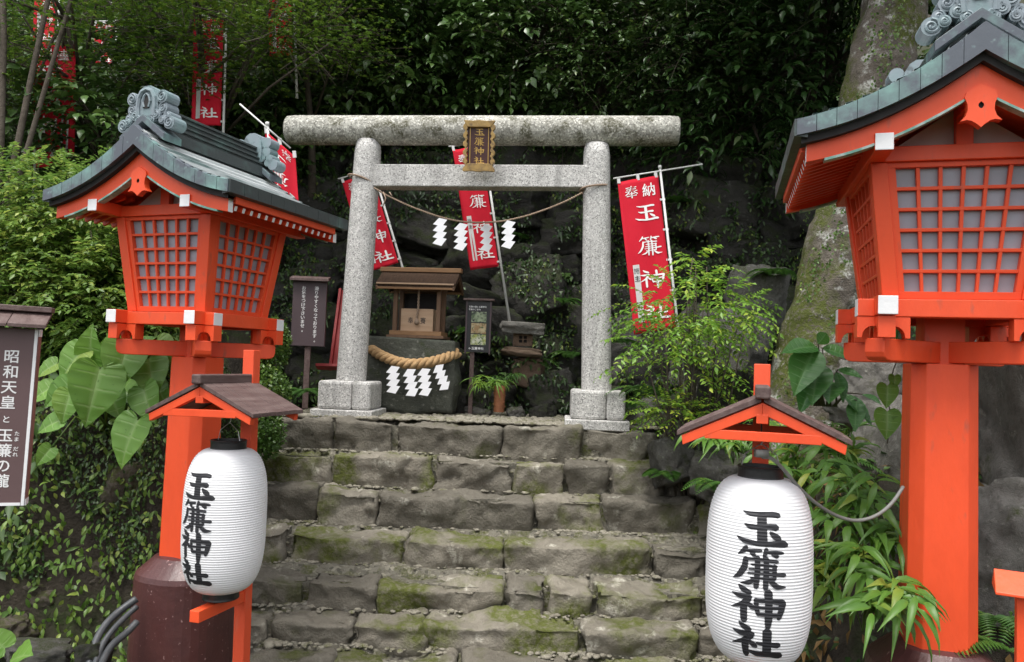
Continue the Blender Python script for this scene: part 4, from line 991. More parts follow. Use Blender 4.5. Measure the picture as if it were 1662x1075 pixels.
for i, (px, py, Y, mt, lab, L_, W_) in enumerate(dark):
    c = A(px, py, Y); bl = [(c, (.95, .75, .62)), (c+np.array([.15, .25, .85]), (1.0, .8, .6)), (c+np.array([-.1, .35, -.62]), (.75, .5, .35))]
    crown_tree('evergreen_tree', lab, 'tree', bl, foot_of(px, py, Y, .9), mt, L_, W_, 1000 if L_ < .07 else 620, 11 if L_ < .1 else 7, 30+i, GT, .5 if L_ < .12 else .36, trunk_r=.08, kind='lo' if L_ < .08 else 'hi')
# tall crowns added above the view to keep skylight off the rock wall
for i, (x, y, z, lab) in enumerate(((-2.6, 10.2, 7.2, 'tall tree added to shade the clearing, farthest toward the hanging banners'), (-.4, 10.4, 7.4, 'tall tree added to shade the clearing above the name plaque'), (1.9, 10.0, 7.2, 'tall tree added to shade the clearing toward the big mossy trunk'), (4.4, 8.2, 6.8, 'tall tree added to shade the bank behind the vermilion lantern by the mossy trunk'))):
    bl = [(np.array([x, y, z]), (1.7, 1.3, .8)), (np.array([x+.3, y-1.0, z+.25]), (1.5, .9, .5)), (np.array([x, y+.5, z+1.0]), (1.6, 1.2, .7))]
    crown_tree('added_shade_tree', lab, 'tree', bl, (x, y+1.2, ground(x, y+1.2)-.05), 'l_dark', .12, .065, 260, 10, 60+i, 'tall trees added to shade the clearing', .7, trunk_r=.14, limbs=6)
# understory that fills the slope between and behind the trees
rng = np.random.default_rng(77); lv = Leaves(); n = 5200
xs_ = rng.uniform(-6.5, 5.5, n); ys_ = rng.uniform(8.0, 14, n); zs_ = terrain_z(xs_, ys_)+rng.uniform(0, .55, n)
sprays(lv, rng, np.stack([xs_, ys_, zs_], 1), np.stack([rng.normal(0, .7, n), rng.normal(-.6, .4, n), rng.uniform(.1, .9, n)], 1), rng.uniform(.3, .7, n), 9, .10, .05, .3)
n = 3800; xs_ = rng.uniform(-10, -2.5, n); ys_ = rng.uniform(8.5, 20, n); zs_ = terrain_z(xs_, ys_)+rng.uniform(0, .9, n)
sprays(lv, rng, np.stack([xs_, ys_, zs_], 1), np.stack([rng.normal(0, .7, n), rng.normal(-.6, .4, n), rng.uniform(.1, .9, n)], 1), rng.uniform(.4, .9, n), 9, .14, .07, .3)
tag(lv.build('undergrowth', M['l_deep']), kind='stuff')
# maples and slender trees over the left side
GM = 'light green trees over the hanging banners'
def maple(px, py, Y, blobs, seed, lab, mat='l_maple', ns=900, foot=None):
    rng = np.random.default_rng(seed); c = A(px, py, Y); f = foot if foot is not None else np.array([c[0]-.3, Y+1.2, ground(c[0]-.3, Y+1.2)-.05]); root = empty('maple_tree', tuple(f), 0, lab, 'tree', GM); lv = Leaves(); mb = MB()
    tr = [f+(c-f)*t+np.array([.1*math.sin(t*4), 0, .1*t]) for t in np.linspace(0, 1, 6)]; mb.tube([tuple(p-f) for p in tr], [.06, .055, .045, .035, .025, .015], 8)
    for dx, dz, r in blobs:
        k = int(ns*r[0]); C, d = in_ball(rng, k, c+np.array([dx, 0, dz]), r, .2); m = 3
        nodes = C[:, None]+unit(d*np.array([1, 1, .25])+rng.normal(0, .3, (k, 3)))[:, None]*np.linspace(0, .26, m)[None, :, None]; twigs(mb, nodes-f, .004, 3, 4)
        nodes = nodes.reshape(-1, 3)+rng.normal(0, .03, (k*m, 3)); hd = rng.uniform(0, 2*PI, len(nodes)); sz = .034*np.exp(rng.normal(0, .2, len(nodes))); nn = UP+rng.normal(0, .3, (len(nodes), 3))
        for a, q in ((0, 1), (.75, .85), (-.75, .85), (1.6, .55), (-1.6, .55)):
            lv.add(nodes, np.stack([np.cos(hd+a), np.sin(hd+a), np.full(len(nodes), -.25)], 1), nn, sz*q, sz*.42*q)
        for q in range(5): j = rng.integers(k); a = tr[rng.integers(3, 6)]; mb.tube([tuple(a-f), tuple((a+C[j])/2+np.array([0, 0, .08])-f), tuple(C[j]-f)], [.018, .012, .005], 5)
    mb.build('trunk', M['twig'], root, smooth=True); lv.build('crown', M[mat], root, f)
maple(120, 50, 6.2, [(0, 0, (.9, .6, .32)), (-.7, -.25, (.6, .5, .3)), (.3, .5, (1, .6, .4)), (-.4, -.55, (.35, .4, .18))], 5, 'light maple with fine leaves over the banner nearest the photo edge', ns=700)
maple(330, 35, 6.4, [(0, 0, (.8, .6, .3)), (.6, -.12, (.6, .5, .25)), (.1, .5, (1, .6, .4)), (-.1, -.45, (.3, .3, .12))], 6, 'light maple with fine leaves above the lantern roof crest', ns=700)
maple(500, 20, 7.0, [(0, 0, (.6, .6, .3)), (.3, -.3, (.45, .4, .2)), (.1, .5, (.8, .6, .4))], 7, 'yellowish green maple left of the gate beam, at the top of the photo', ns=600)
# broad-leaved bush hanging between the banners
for i, (px, py, Y, lab, sc) in enumerate(((150, 200, 6.3, 'dark broad-leaved bush hanging over the far banner', 1), (270, 105, 7.0, 'dark leafy bush behind the lantern roof crest', 1), (410, 150, 7.4, 'dark leafy bush beside the narrow hanging banner', .8), (30, 200, 6.6, 'dark leafy bush at the edge behind the slender stems', 1))):
    c = A(px, py, Y); crown_tree('hillside_bush', lab, 'bush', [(c, (.5*sc, .4, .42*sc)), (c+np.array([.1, .3, -.5]), (.5*sc, .4, .4))], foot_of(px, py, Y, .4), 'l_dark', .085, .05, 330, 8, 90+i, 'dark bushes around the hanging banners', .3, trunk_r=.03, kind='hi')
tr0 = empty('slender_tree', tuple(A(30, 330, 5.6)), 0, 'slender bare-stemmed tree with three leaning stems at the edge', 'tree'); mb = MB(); f0 = A(30, 330, 5.6)
for pts, r in ((((8, 340), (30, 230), (52, 120), (78, 0), (95, -80)), .028), (((15, 340), (45, 240), (80, 120), (115, 0), (130, -60)), .022), (((-2, 340), (2, 200), (6, 60), (4, -60)), .03)):
    mb.tube([tuple(A(x, y, 5.6+j*.05)-f0) for j, (x, y) in enumerate(pts)], [r*(1-.12*j) for j in range(len(pts))], 8)
mb.build('stems', M['twig'], tr0, smooth=True)
# ---- shrubs of the left bank
GSH = 'bright green shrubs on the bank behind the brown sign'
def pinnate_shrub(name, lab, blobs, foot, mat, seed, group, ns, rl=.22, nl=13, L_=.042, W_=.021, droop=.25, bias=(0, -.3, .1), stems=7, stem_r=.012, cat='shrub'):
    rng = np.random.default_rng(seed); foot = np.asarray(foot, float); root = empty(name, tuple(foot), 0, lab, cat, group); lv = Leaves(); mb = MB()
    for c, r in blobs:
        k = int(ns*r[0]*r[2]*4); C, d = in_ball(rng, k, c, r, .3); P = sprays(lv, rng, C, d*np.array([1, 1, .5])+np.array(bias)+rng.normal(0, .35, (k, 3)), rl*rng.uniform(.7, 1.25, k), nl, L_, W_, droop, 1.1, 'lo', nz=.3, start=.15)
        twigs(mb, P-foot, .0028, 3, 2)
        for q in range(stems):
            j = rng.integers(k); m_ = foot+(C[j]-foot)*.55+np.array([rng.normal(0, .04), 0, .05]); mb.tube([(0, 0, 0), tuple(m_-foot), tuple(C[j]-foot)], [stem_r, stem_r*.7, stem_r*.3], 5)
    mb.build('stems', M['twig'], root, smooth=True); lv.build('foliage', M[mat], root, foot); return root
def ft(px, py, Y): p = A(px, py, Y); return np.array([p[0], Y, ground(p[0], Y)-.03])
for i, (px, py, Y, r, lab) in enumerate(((40, 330, 4.95, (.42, .35, .30), 'bright green feathery shrub above the brown sign'), (150, 360, 4.8, (.36, .3, .34), 'bright green feathery shrub beside the lattice of the left lantern'), (60, 450, 4.75, (.42, .3, .34), 'bright green feathery shrub just behind the brown sign roof'), (160, 490, 4.65, (.36, .3, .30), 'feathery shrub between the brown sign and the big heart leaves'), (230, 440, 5.0, (.3, .3, .40), 'feathery shrub behind the left lantern body'))):
    c = A(px, py, Y); pinnate_shrub('feathery_shrub', lab, [(c, r), (c+np.array([.05, .1, -.3]), (r[0]*.9, .25, .25))], ft(px, py, Y+.15), 'l_shrub', 110+i, GSH, 780, .2, 12, .041, .021)
# clipped round bush by the gate
c = A(436, 610, 5.25); rng = np.random.default_rng(9); lv = Leaves(); b0 = empty('clipped_bush', tuple(A(436, 720, 5.25)), 0, 'narrow clipped box bush beside the left end of the stairs', 'bush'); f0 = A(436, 720, 5.25)
for cc, r, k in ((A(440, 560, 5.3), (.13, .13, .19), 1500), (A(432, 640, 5.2), (.16, .15, .20), 1700), (A(425, 705, 5.1), (.15, .15, .18), 1200)):
    C, d = in_ball(rng, k, cc, r, .78); lv.add(C, d*.4+rng.normal(0, .5, (k, 3)), d+rng.normal(0, .5, (k, 3)), .026*np.exp(rng.normal(0, .2, k)), .017); C2, d2 = in_ball(rng, k//2, cc, np.array(r)*.8, .5); lv.add(C2, rng.normal(0, 1, (k//2, 3)), d2, .035, .025)
lv.build('foliage', M['l_box'], b0, f0); mb = MB(); mb.tube([(0, 0, -.1), (0, 0, .3), (.03, 0, .7)], [.02, .015, .01], 6); mb.build('stem', M['twig'], b0)
# creeper on the bank faces, ground cover
def on_ground(rng, n, x0, x1, y0, y1, pred=None):
    x = rng.uniform(x0, x1, n*6); y = rng.uniform(y0, y1, n*6); e = .02
    gx = (terrain_z(x+e, y)-terrain_z(x-e, y))/(2*e); gy = (terrain_z(x, y+e)-terrain_z(x, y-e))/(2*e); gx = np.clip(gx, -6, 6); gy = np.clip(gy, -6, 6); s_ = np.sqrt(1+gx**2+gy**2)
    keep = rng.uniform(0, 5, len(x)) < s_
    if pred is not None: keep &= pred(x, y)
    x, y, gx, gy = x[keep][:n], y[keep][:n], gx[keep][:n], gy[keep][:n]; nn = unit(np.stack([-gx, -gy, np.ones_like(gx)], 1)); return np.stack([x, y, terrain_z(x, y)], 1), nn
def cover(name, rng, n, box, mat, L_, W_, lift, kind='lo', pred=None):
    P, N = on_ground(rng, n, *box, pred=pred); k = len(P); lv = Leaves(); dn = np.cross(np.cross(N, -UP), N)
    lv.add(P+N*np.abs(rng.normal(0, lift, (k, 1)))+N*.01, dn+rng.normal(0, .55, (k, 3)), N+np.array([0, -.2, .35])+rng.normal(0, .4, (k, 3)), L_*np.exp(rng.normal(0, .3, k)), W_, kind); return tag(lv.build(name, M[mat]), kind='stuff')
rng = np.random.default_rng(21)
cl = lambda x, y: (np.sin(x*5+1)*np.cos(y*7+x*3)+np.sin(x*11+terrain_z(x, y)*9)*.7+(terrain_z(x, y)-.55)*1.5 > -.25)
cover('creeper', rng, 34000, (-4.6, -1.62, 3.9, 6.0), 'l_creep', .023, .016, .03, pred=cl)
cover('creeper', rng, 2600, (-4.0, -1.7, 4.0, 4.6), 'l_shrub', .045, .022, .05, 'hi')
cover('ground_cover', rng, 4500, (1.15, 4.5, 2.9, 7.2), 'l_creep', .05, .028, .04)
cover('ground_cover', rng, 7000, (2.4, 9.0, 3.2, 10.5), 'l_fern', .09, .04, .10)
cover('ground_cover', rng, 7000, (-9.0, -2.6, 3.6, 9.5), 'l_deep', .09, .045, .10)
cover('ground_cover', rng, 2200, (-3.6, 3.5, 6.9, 9.0), 'l_deep', .055, .03, .05)
cover('fallen_leaves', rng, 1800, (1.1, 3.5, 2.8, 6.0), 'l_dead', .07, .03, .012)
# rocky earth showing through the creeper bank
bk = [rockmesh('bank_rock', 140+i, (1, 1, 1), M['bankrock'], .5, .16, 2.2, 12, .5) for i in range(3)]
for i, (px, py, Y, sc, lab) in enumerate(((60, 960, 4.3, (.15, .10, .07), 'flat-faced earthy rock low in the creeper bank'), (170, 930, 4.42, (.13, .10, .09), 'earthy rock in the creeper bank beside the brown plinth'), (10, 1020, 4.12, (.14, .10, .07), 'low earthy rock at the foot of the creeper bank by the sign post'), (210, 790, 4.5, (.16, .14, .16), 'dark rock under the lowest big heart leaf'))):
    o = link_mesh('rock', bk[i % 3]); o.location = at(px, py, Y); o.scale = sc; o.rotation_euler = (0, 0, i*1.3); tag(o, lab, 'rock', 'earthy rocks in the creeper bank')
# ---- big heart-leaved plant
def facing(tip, tilt=(0, 0)):
    """tip: direction of the leaf in the picture plane (right, up); returns (D, N) leaning toward the viewer"""
    d = np.array([tip[0], -.25, tip[1]]); n = np.array([tilt[0], -.8, .55+tilt[1]]); return unit(d), unit(n)
f0 = A(160, 700, 4.35); hp = empty('heart_leaf_plant', tuple(f0), 0, 'plant with big pale green heart-shaped leaves on the creeper bank', 'plant'); lv = Leaves(); mb = MB(); rng = np.random.default_rng(13)
for px, py, sz, tip, Y in ((160, 640, 128, (-.05, -1), 4.0), (205, 590, 108, (-.1, -1), 4.08), (215, 716, 108, (-.25, -1), 3.95), (150, 560, 84, (.05, .8), 4.15), (122, 590, 84, (-.5, -.9), 4.15), (100, 640, 72, (-.7, -.7), 4.1), (250, 610, 92, (.3, -1), 4.15), (245, 655, 86, (.4, -.8), 4.1), (85, 690, 56, (-.8, -.5), 4.05),
      (112, 660, 70, (-.1, -1), 4.05), (235, 560, 64, (.6, .5), 4.2), (190, 655, 70, (.5, -.8), 4.1), (140, 615, 70, (-.9, -.2), 4.18), (270, 570, 70, (.6, -.6), 4.25), (180, 560, 54, (.2, .9), 4.2), (215, 640, 66, (.8, -.4), 4.18), (70, 640, 60, (-.7, -.6), 4.2), (265, 640, 60, (.5, -.7), 4.2), (75, 740, 46, (-.5, -.8), 4.15), (80, 600, 50, (-.6, -.5), 4.25), (262, 585, 74, (.3, -.9), 4.2)):
    tn = math.hypot(*tip); sz *= .80; b_ = A(px-tip[0]/tn*sz*.42, py+tip[1]/tn*sz*.42, Y); l = sz/F_PX*Y*.95; d, n_ = facing(tip, (rng.normal(0, .25), rng.normal(0, .15))); lv.add([b_], [d], [n_], l, l*.86, 'heart', 1.0)
    mid = (b_+f0)/2+np.array([rng.normal(0, .05), .05, .12]); mb.tube([tuple(b_-f0), tuple(mid-f0), (rng.normal(0, .06), .12, -.05)], [.004, .005, .006], 5)
lv.build('foliage', M['l_heart'], hp, f0); mb.build('stems', M['l_box'], hp, smooth=True)
lv = Leaves(); b_ = A(15, 1075, 2.75); lv.add([b_], [unit(np.array([.4, -.3, .25]))], [np.array([0, -.55, .8])], .17, .15, 'heart'); lv.add([b_+np.array([-.05, .05, .03])], [np.array([-.6, -.2, .5])], [np.array([0, -.6, .7])], .12, .1, 'heart')
b0 = empty('low_leafy_plant', tuple(b_), 0, 'low plant with one broad round leaf at the bottom edge by the sign post', 'plant'); lv.build('foliage', M['l_heart'], b0, b_)
# ---- broad serrate leaves beside the trunk
f0 = A(1345, 660, 3.75); hp = empty('broad_leaf_plant', tuple(f0), 0, 'plant with large drooping serrate leaves in front of the mossy trunk', 'plant'); lv = Leaves(); mb = MB()
HY = ((1322, 565, 1288, 640, .5), (1325, 562, 1270, 568, .42), (1328, 558, 1345, 538, .45), (1335, 565, 1392, 582, .45), (1330, 590, 1318, 655, .5), (1325, 610, 1298, 668, .42), (1360, 600, 1403, 612, .45), (1358, 604, 1372, 655, .42), (1350, 620, 1346, 650, .5), (1400, 640, 1432, 655, .45), (1390, 650, 1388, 700, .45), (1370, 640, 1420, 690, .4))
for i, (x0, y0, x1, y1, wr) in enumerate(HY):
    a = A(x0, y0, 3.52+.03*(i % 3)); b_ = A(x1, y1, 3.40+.03*(i % 4)); d = b_-a; l = np.linalg.norm(d)*.98; sd = -1 if x1 < x0 else 1; lv.add([a], [d], [np.array([.25*sd, -.75, .6])], l, l*wr*1.25, 'ovate', .8)
    mb.tube([tuple(a-f0), tuple((a*.6+f0*.4)-f0+np.array([0, .02, .03])), (.01*i-.05, .05, 0)], [.003, .004, .006], 5)
lv.build('foliage', M['l_hyd'], hp, f0); mb.build('stems', M['twig'], hp, smooth=True)
f0 = A(1440, 720, 3.1); hp = empty('climbing_vine', tuple(f0), 0, 'thin vine with three round pale leaves beside the vermilion post', 'vine'); lv = Leaves(); mb = MB()
for px, py, sz in ((1440, 626, 34), (1440, 668, 42), (1452, 610, 20)): b_ = A(px, py, 3.05); l = sz/F_PX*3.05; lv.add([b_], [np.array([-.1, -.2, -1])], [np.array([-.2, -.9, .35])], l*1.1, l, 'heart')
mb.tube([(0, 0, 0)]+[tuple(A(x, y, 3.08)-f0) for x, y in ((1446, 680), (1440, 640), (1450, 600), (1462, 570))], .0025, 5); lv.build('foliage', M['l_heart'], hp, f0); mb.build('stems', M['twig'], hp)
# ---- arching lance-leaved clumps on the right bank
GLI = 'arching lance-leaved clumps on the bank beside the stairs'
def lance_clump(base, lab, seed, ns=8, h=.42, L_=.15, W_=.029, mat='l_lily', nl=9, lean=(-.35, -.5)):
    rng = np.random.default_rng(seed); base = np.asarray(base, float); root = empty('lance_leaf_plant', tuple(base), 0, lab, 'plant', GLI); lv = Leaves(); mb = MB()
    for k in range(ns):
        hd = rng.uniform(0, 2*PI); out = np.array([math.cos(hd)*.6+lean[0], math.sin(hd)*.6+lean[1], 0]); hh = h*rng.uniform(.65, 1.2); p = []
        for t in np.linspace(0, 1, 12): p.append(base+out*hh*.9*t**1.3+UP*hh*(1.25*t-.75*t*t)+np.array([0, 0, -.03]))
        p = np.array(p); mb.tube([tuple(q-base) for q in p[::2]], .0028, 4, cap=False)
        tt = np.linspace(.25, 1, nl); P = np.stack([np.interp(tt, np.linspace(0, 1, 12), p[:, i]) for i in range(3)], 1); dr = unit(np.gradient(P, axis=0)); sd = unit(np.cross(dr, UP)); sg = np.where(np.arange(nl) % 2, 1., -1.)[:, None]; sg[-1] = 0
        lv.add(P, dr*.55+sd*sg*.8-UP*.25+rng.normal(0, .12, (nl, 3)), UP+np.array([0, -.35, 0])+rng.normal(0, .22, (nl, 3)), L_*np.exp(rng.normal(0, .22, nl)), W_*np.exp(rng.normal(0, .12, nl)), 'lance', 1.0)
    lv.build('foliage', M[mat], root, base); mb.build('stems', M['l_box'], root)
for i, (px, py, Y, ns, h, lab) in enumerate(((1400, 1010, 2.75, 9, .36, 'yellow-edged lance-leaved clump low beside the facing paper lantern'), (1350, 960, 2.95, 8, .34, 'lance-leaved clump behind the edge of the facing paper lantern'), (1405, 930, 2.95, 8, .30, 'lance-leaved clump close to the vermilion post, below the cable'), (1345, 860, 3.25, 7, .34, 'lance-leaved clump just under the sagging cable'), (1420, 830, 3.3, 8, .38, 'lance-leaved clump behind the end of the sagging cable'),
     (1300, 800, 3.55, 7, .36, 'lance-leaved clump behind the top of the facing paper lantern'), (1380, 760, 3.6, 7, .34, 'lance-leaved clump above the sagging cable'), (1290, 740, 4.0, 8, .34, 'lance-leaved clump under the tip of the small roof, by the trunk foot'), (1190, 745, 4.4, 8, .34, 'pale lance-leaved clump under the other tip of the small roof'), (1415, 880, 3.2, 6, .3, 'lance-leaved clump against the vermilion post'))):
    lance_clump(A(px, py, Y), lab, 150+i, ns, h, .13 if Y > 3 else .14)
# ---- feathery young shrub in front of the banner
c = A(1112, 510, 5.15); pinnate_shrub('young_shrub', 'young shrub with feathery yellow-green leaves in front of the leaning banner', [(c, (.34, .28, .26)), (c+np.array([-.16, 0, -.20]), (.27, .22, .13)), (c+np.array([.22, 0, .02]), (.24, .2, .22)), (c+np.array([.08, 0, .30]), (.10, .12, .12)), (c+np.array([.05, .05, -.38]), (.22, .2, .12))], ft(1130, 660, 5.3), 'l_pinnate', 201, None, 270, .28, 15, .042, .020, .35, (0, -.2, .05), 5, .010)
pinnate_shrub('low_shrub', 'low yellow-green sprig at the foot of the young shrub', [(A(1090, 665, 5.2), (.2, .15, .06))], ft(1110, 690, 5.3), 'l_pinnate', 202, None, 1500, .18, 13, .034, .018, .2, (0, -.3, .3), 3, .005)
# ---- ferns
GF = 'ferns in the shade of the rock wall and banks'
def fern(base, lab, seed, nf=8, fl=.34, mat='l_fern', pl_=.07, pw_=.014):
    rng = np.random.default_rng(seed); base = np.asarray(base, float); root = empty('fern', tuple(base), 0, lab, 'fern', GF); lv = Leaves()
    for k in range(nf):
        hd = rng.uniform(PI*.95, PI*2.05); t = np.linspace(.12, 1, 20); l = fl*rng.uniform(.7, 1.2); out = np.array([math.cos(hd), math.sin(hd), 0]); P = base+out*l*t[:, None]+UP*(l*(.75*t-.85*t*t))[:, None]; dr = unit(np.gradient(P, axis=0)); sd = unit(np.cross(dr, UP)); w_ = pl_*np.sin(PI*np.clip(t*.9+.12, 0, 1))**.7
        for sg in (1, -1): lv.add(P, dr*.35+sd*sg, np.tile(UP, (20, 1))+rng.normal(0, .1, (20, 3)), w_+.01, pw_)
    lv.build('fronds', M[mat], root, base)
for i, (px, py, Y, nf, fl, lab) in enumerate(((1050, 640, 5.7, 9, .34, 'dark fern at the foot of the banner pole'), (1010, 660, 6.0, 7, .24, 'small fern beside the right gate footing'), (1620, 1010, 2.9, 8, .30, 'broad dark fern at the corner beside the vermilion post'), (1640, 1060, 2.7, 7, .28, 'dark fern under the red railing corner'), (490, 640, 6.1, 8, .26, 'fern beside the post of the dark warning sign'), (700, 650, 6.55, 7, .2, 'small fern in front of the altar rock'), (1000, 560, 6.6, 6, .26, 'fern hanging on the rock wall right of the gate pillar'), (860, 590, 7.0, 6, .24, 'fern on the rock wall above the stone shrine'), (1160, 700, 5.0, 7, .3, 'fern above the stairs under the young shrub'), (1335, 760, 3.9, 7, .3, 'fern under the broad serrate leaves'), (1260, 450, 5.9, 7, .26, 'fern growing beside the bend of the mossy trunk'), (1080, 770, 5.15, 5, .16, 'small fern tucked into the end of the second step'), (1170, 790, 4.7, 6, .22, 'fern just behind the facing paper lantern'))):
    fern(A(px, py, Y), lab, 230+i, nf, fl)
# ---- the big leaning mossy trunk
f0 = A(1300, 690, 5.0); f0[2] = ground(f0[0], 5.0)-.1
tk = empty('mossy_tree', tuple(f0), 0, 'huge leaning tree with mossy pale bark behind the vermilion lantern', 'tree'); pts = [f0, A(1300, 640, 5.0), A(1322, 560, 5.02), A(1342, 480, 5.03), A(1362, 400, 5.05), A(1385, 300, 5.08), A(1410, 200, 5.1), A(1432, 100, 5.12), A(1450, 0, 5.15), A(1462, -100, 5.2), A(1470, -260, 5.3)]
rad = [.31, .26, .235, .22, .212, .21, .205, .205, .2, .2, .19]; tt = np.linspace(0, 10, 90); PP = np.stack([np.interp(tt, np.arange(11), np.array(pts)[:, i]) for i in range(3)], 1); Rr = np.interp(tt, np.arange(11), rad)
for _ in range(6): PP[1:-1] = .25*PP[:-2]+.5*PP[1:-1]+.25*PP[2:]
mb = MB(); n_ = 48; V = []
for i, (p, r) in enumerate(zip(PP, Rr)):
    for j in range(n_):
        a = 2*PI*j/n_; q = Vector((p[0]+r*math.cos(a), p[1]+r*math.sin(a), p[2])); h = noise.fractal(q*3, 1, 2, 3)*.045+noise.fractal(q*11, .9, 2, 4)*.014; rr = r+h+.05*max(0, math.sin(a*5+1))*max(0, 1-i/14)
        V.append((p[0]+rr*math.cos(a)-f0[0], p[1]+rr*math.sin(a)-f0[1], p[2]+.1*math.cos(a)*r-f0[2]))
mb.add(V, [(i*n_+j, i*n_+(j+1) % n_, (i+1)*n_+(j+1) % n_, (i+1)*n_+j) for i in range(89) for j in range(n_)]); mb.build('trunk', M['bark'], tk, smooth=True)
rng = np.random.default_rng(55); lv = Leaves(); k = 5200; idx = rng.integers(2, 88, k); a = rng.uniform(PI*.9, PI*2.1, k); nz_ = np.array([noise.noise(Vector((math.cos(q)*2, math.sin(q)*2, PP[i][2]*2.2))) for q, i in zip(a, idx)]); kp = nz_ > .05; idx, a = idx[kp], a[kp]
nn = np.stack([np.cos(a), np.sin(a), np.full(len(a), .1)], 1); lv.add(PP[idx]+nn*(Rr[idx]+.03)[:, None]+rng.normal(0, .02, (len(a), 3)), np.stack([-np.sin(a)*rng.normal(0, 1, len(a)), np.cos(a)*rng.normal(0, 1, len(a)), -np.ones(len(a))], 1), nn+rng.normal(0, .4, (len(a), 3)), .022, .017); lv.build('creeping_leaves', M['l_box'], tk, f0)
lv = Leaves(); c = A(1450, -180, 5.3); C, d = in_ball(rng, 900, c+np.array([.2, .2, .5]), (1.6, 1.2, .55), .2); sprays(lv, rng, C, d*np.array([1, 1, .4]), .5, 9, .1, .05); lv.build('crown', M['l_dark'], tk, f0)

# ---------------------------------------------------------------- banners on poles
GBN = 'red votive banners on white poles'
def banner(p0, p1, Y, lab, top_left, wpx, hpx, slope, text=True, strip=True, Y1=None, over=.0, seed=0, missing=0, thin=.82):
    """pole from pixel p0 (foot) to p1 (top); cloth hangs to the left of the pole. Local frame: z along the pole, x to the right, front -y"""
    a, b_ = at(*p0, Y), at(*p1, Y1 or Y); z = (b_-a).normalized(); L = (b_-a).length; x = (Vector((1, .06, 0))-z*z.x).normalized(); y = z.cross(x)
    root = empty('banner', tuple(a), 0, lab, 'banner', GBN); root.rotation_mode = 'QUATERNION'
    root.rotation_quaternion = Matrix((x, y, z)).transposed().to_quaternion()
    m = Y/F_PX; W, H = wpx*m, hpx*m; gap = .022
    mb = MB(); mb.tube([(0, 0, 0), (0, 0, L*.5), (0, 0, L)], [.0125, .011, .0095], 8); mb.tube([(0, 0, L-.01), (0, 0, L+.015)], .014, 8); mb.build('pole', M['pole'], root, smooth=True)
    zt = L-.03; sl = slope
    mb = MB(); mb.tube([(-W-gap-.03, -.004, zt-(-W-gap-.03)*-sl), (over, -.004, zt+over*sl)], .0065, 6); mb.build('cross_bar', M['pole'], root, smooth=True)
    rr = random.Random(seed); ph = rr.uniform(0, 6)
    def wave(u, v): return -.008+.014*math.sin(u*5+v*3.2+ph)*(.25+v)*.8+.006*math.sin(u*13-v*4+ph)
    def P(u, v, lift=0):     # u -1..0 from outer edge to pole side, v 0..1 down
        xx = -gap+u*W; return (xx, wave(u, v)-lift, zt-.035+xx*sl-v*H)
    mb = MB(); nu, nv = 14, 36; V = [P(-1+i/nu, j/nv) for j in range(nv+1) for i in range(nu+1)]; k = nu+1
    mb.add(V, [(j*k+i, (j+1)*k+i, (j+1)*k+i+1, j*k+i+1) for j in range(nv) for i in range(nu)])
    o = mb.build('cloth', M['cloth'], root, smooth=True); sd = o.modifiers.new('thick', 'SOLIDIFY'); sd.thickness = .0015
    mb = MB()
    for u in (-.97, -.5, -.06): q = P(u, 0); mb.box((q[0], q[1]*.4, q[2]+.014), (.024, .012, .05))
    for v in (.16, .36, .56, .76, .96): q = P(0, v); mb.box((q[0]*.45, q[1]*.6, q[2]), (.045, .006, .016))
    mb.build('loops', M['clothwhite'], root)
    # lettering laid on the cloth
    def lay(uc, vc, size):
        def fn(x_, y_, l): return P(uc+x_/W, vc+y_/H, .0035+l)
        return fn
    mb = MB(); ks = .62*W/330
    for i, ch in enumerate('玉簾神社'): brush_add(mb, ch, ks, lay(-.40, .235+i*.215, 1), step=1.5e-4, cols=2, thin=thin)
    for ch, u in (('奉', -.70), ('納', -.28)):
        V, Fc, _ = glyph(ch); s_ = .33*W; f = lay(u, .085, 1); mb.add([f(px*s_, -py*s_, .0005) for px, py in V], Fc)
    mb.build('lettering', M['letter'], root)
    if strip:
        mb = MB(); n = 12; V = [P(u, .56+.37*j/n, .003) for j in range(n+1) for u in (-.86, -.70)]
        mb.add(V, [(2*j, 2*j+2, 2*j+3, 2*j+1) for j in range(n)]); st_ = mb.build('name_strip', M['clothwhite'], root)
        mb = MB()
        for i, ch in enumerate('施主'):
            V, Fc, _ = glyph(ch); s_ = .15*W; f = lay(-.78, .60+i*.05, 1); mb.add([f(px*s_, -py*s_, .002) for px, py in V], Fc)
        mb.build('strip_lettering', M['ink'], st_)
    return root
banner((1113, 645), (1072, 272), 5.75, 'red banner leaning right of the gate behind the young shrub', None, 70, 258, .10, over=.34, seed=1, Y1=5.9)
banner((827, 522), (783, 226), 6.85, 'red banner seen through the gate, behind the name plaque', None, 47, 200, .0, seed=2, thin=.8)
banner((685, 540), (604, 270), 6.9, 'red banner half hidden by the left gate pillar, above the offering shrine', None, 50, 154, .0, seed=3)
banner((452, 420), (434, 202), 5.35, 'red banner hanging behind the rear crest of the left lantern roof', None, -46, 130, -1.05, seed=4, over=-.18)
banner((360, 300), (368, 20), 6.6, 'narrow red banner hanging under the maples above the left lantern roof', None, 48, 178, .05, seed=5)
banner((55, 330), (62, 60), 6.3, 'red banner half hidden by leaves close to the slender stems', None, -66, 205, .0, seed=6)
banner((92, 140), (98, -60), 6.9, 'red banner high up behind the slender stems', None, 34, 130, .0, seed=7)
banner((190, 130), (188, 30), 7.6, 'small distant red banner between the slender stems and the narrow banner', None, 30, 66, .0, seed=8)
banner((482, 160), (476, -40), 7.0, 'red banner at the top edge above the left end of the gate beam', None, 38, 125, .0, seed=9)

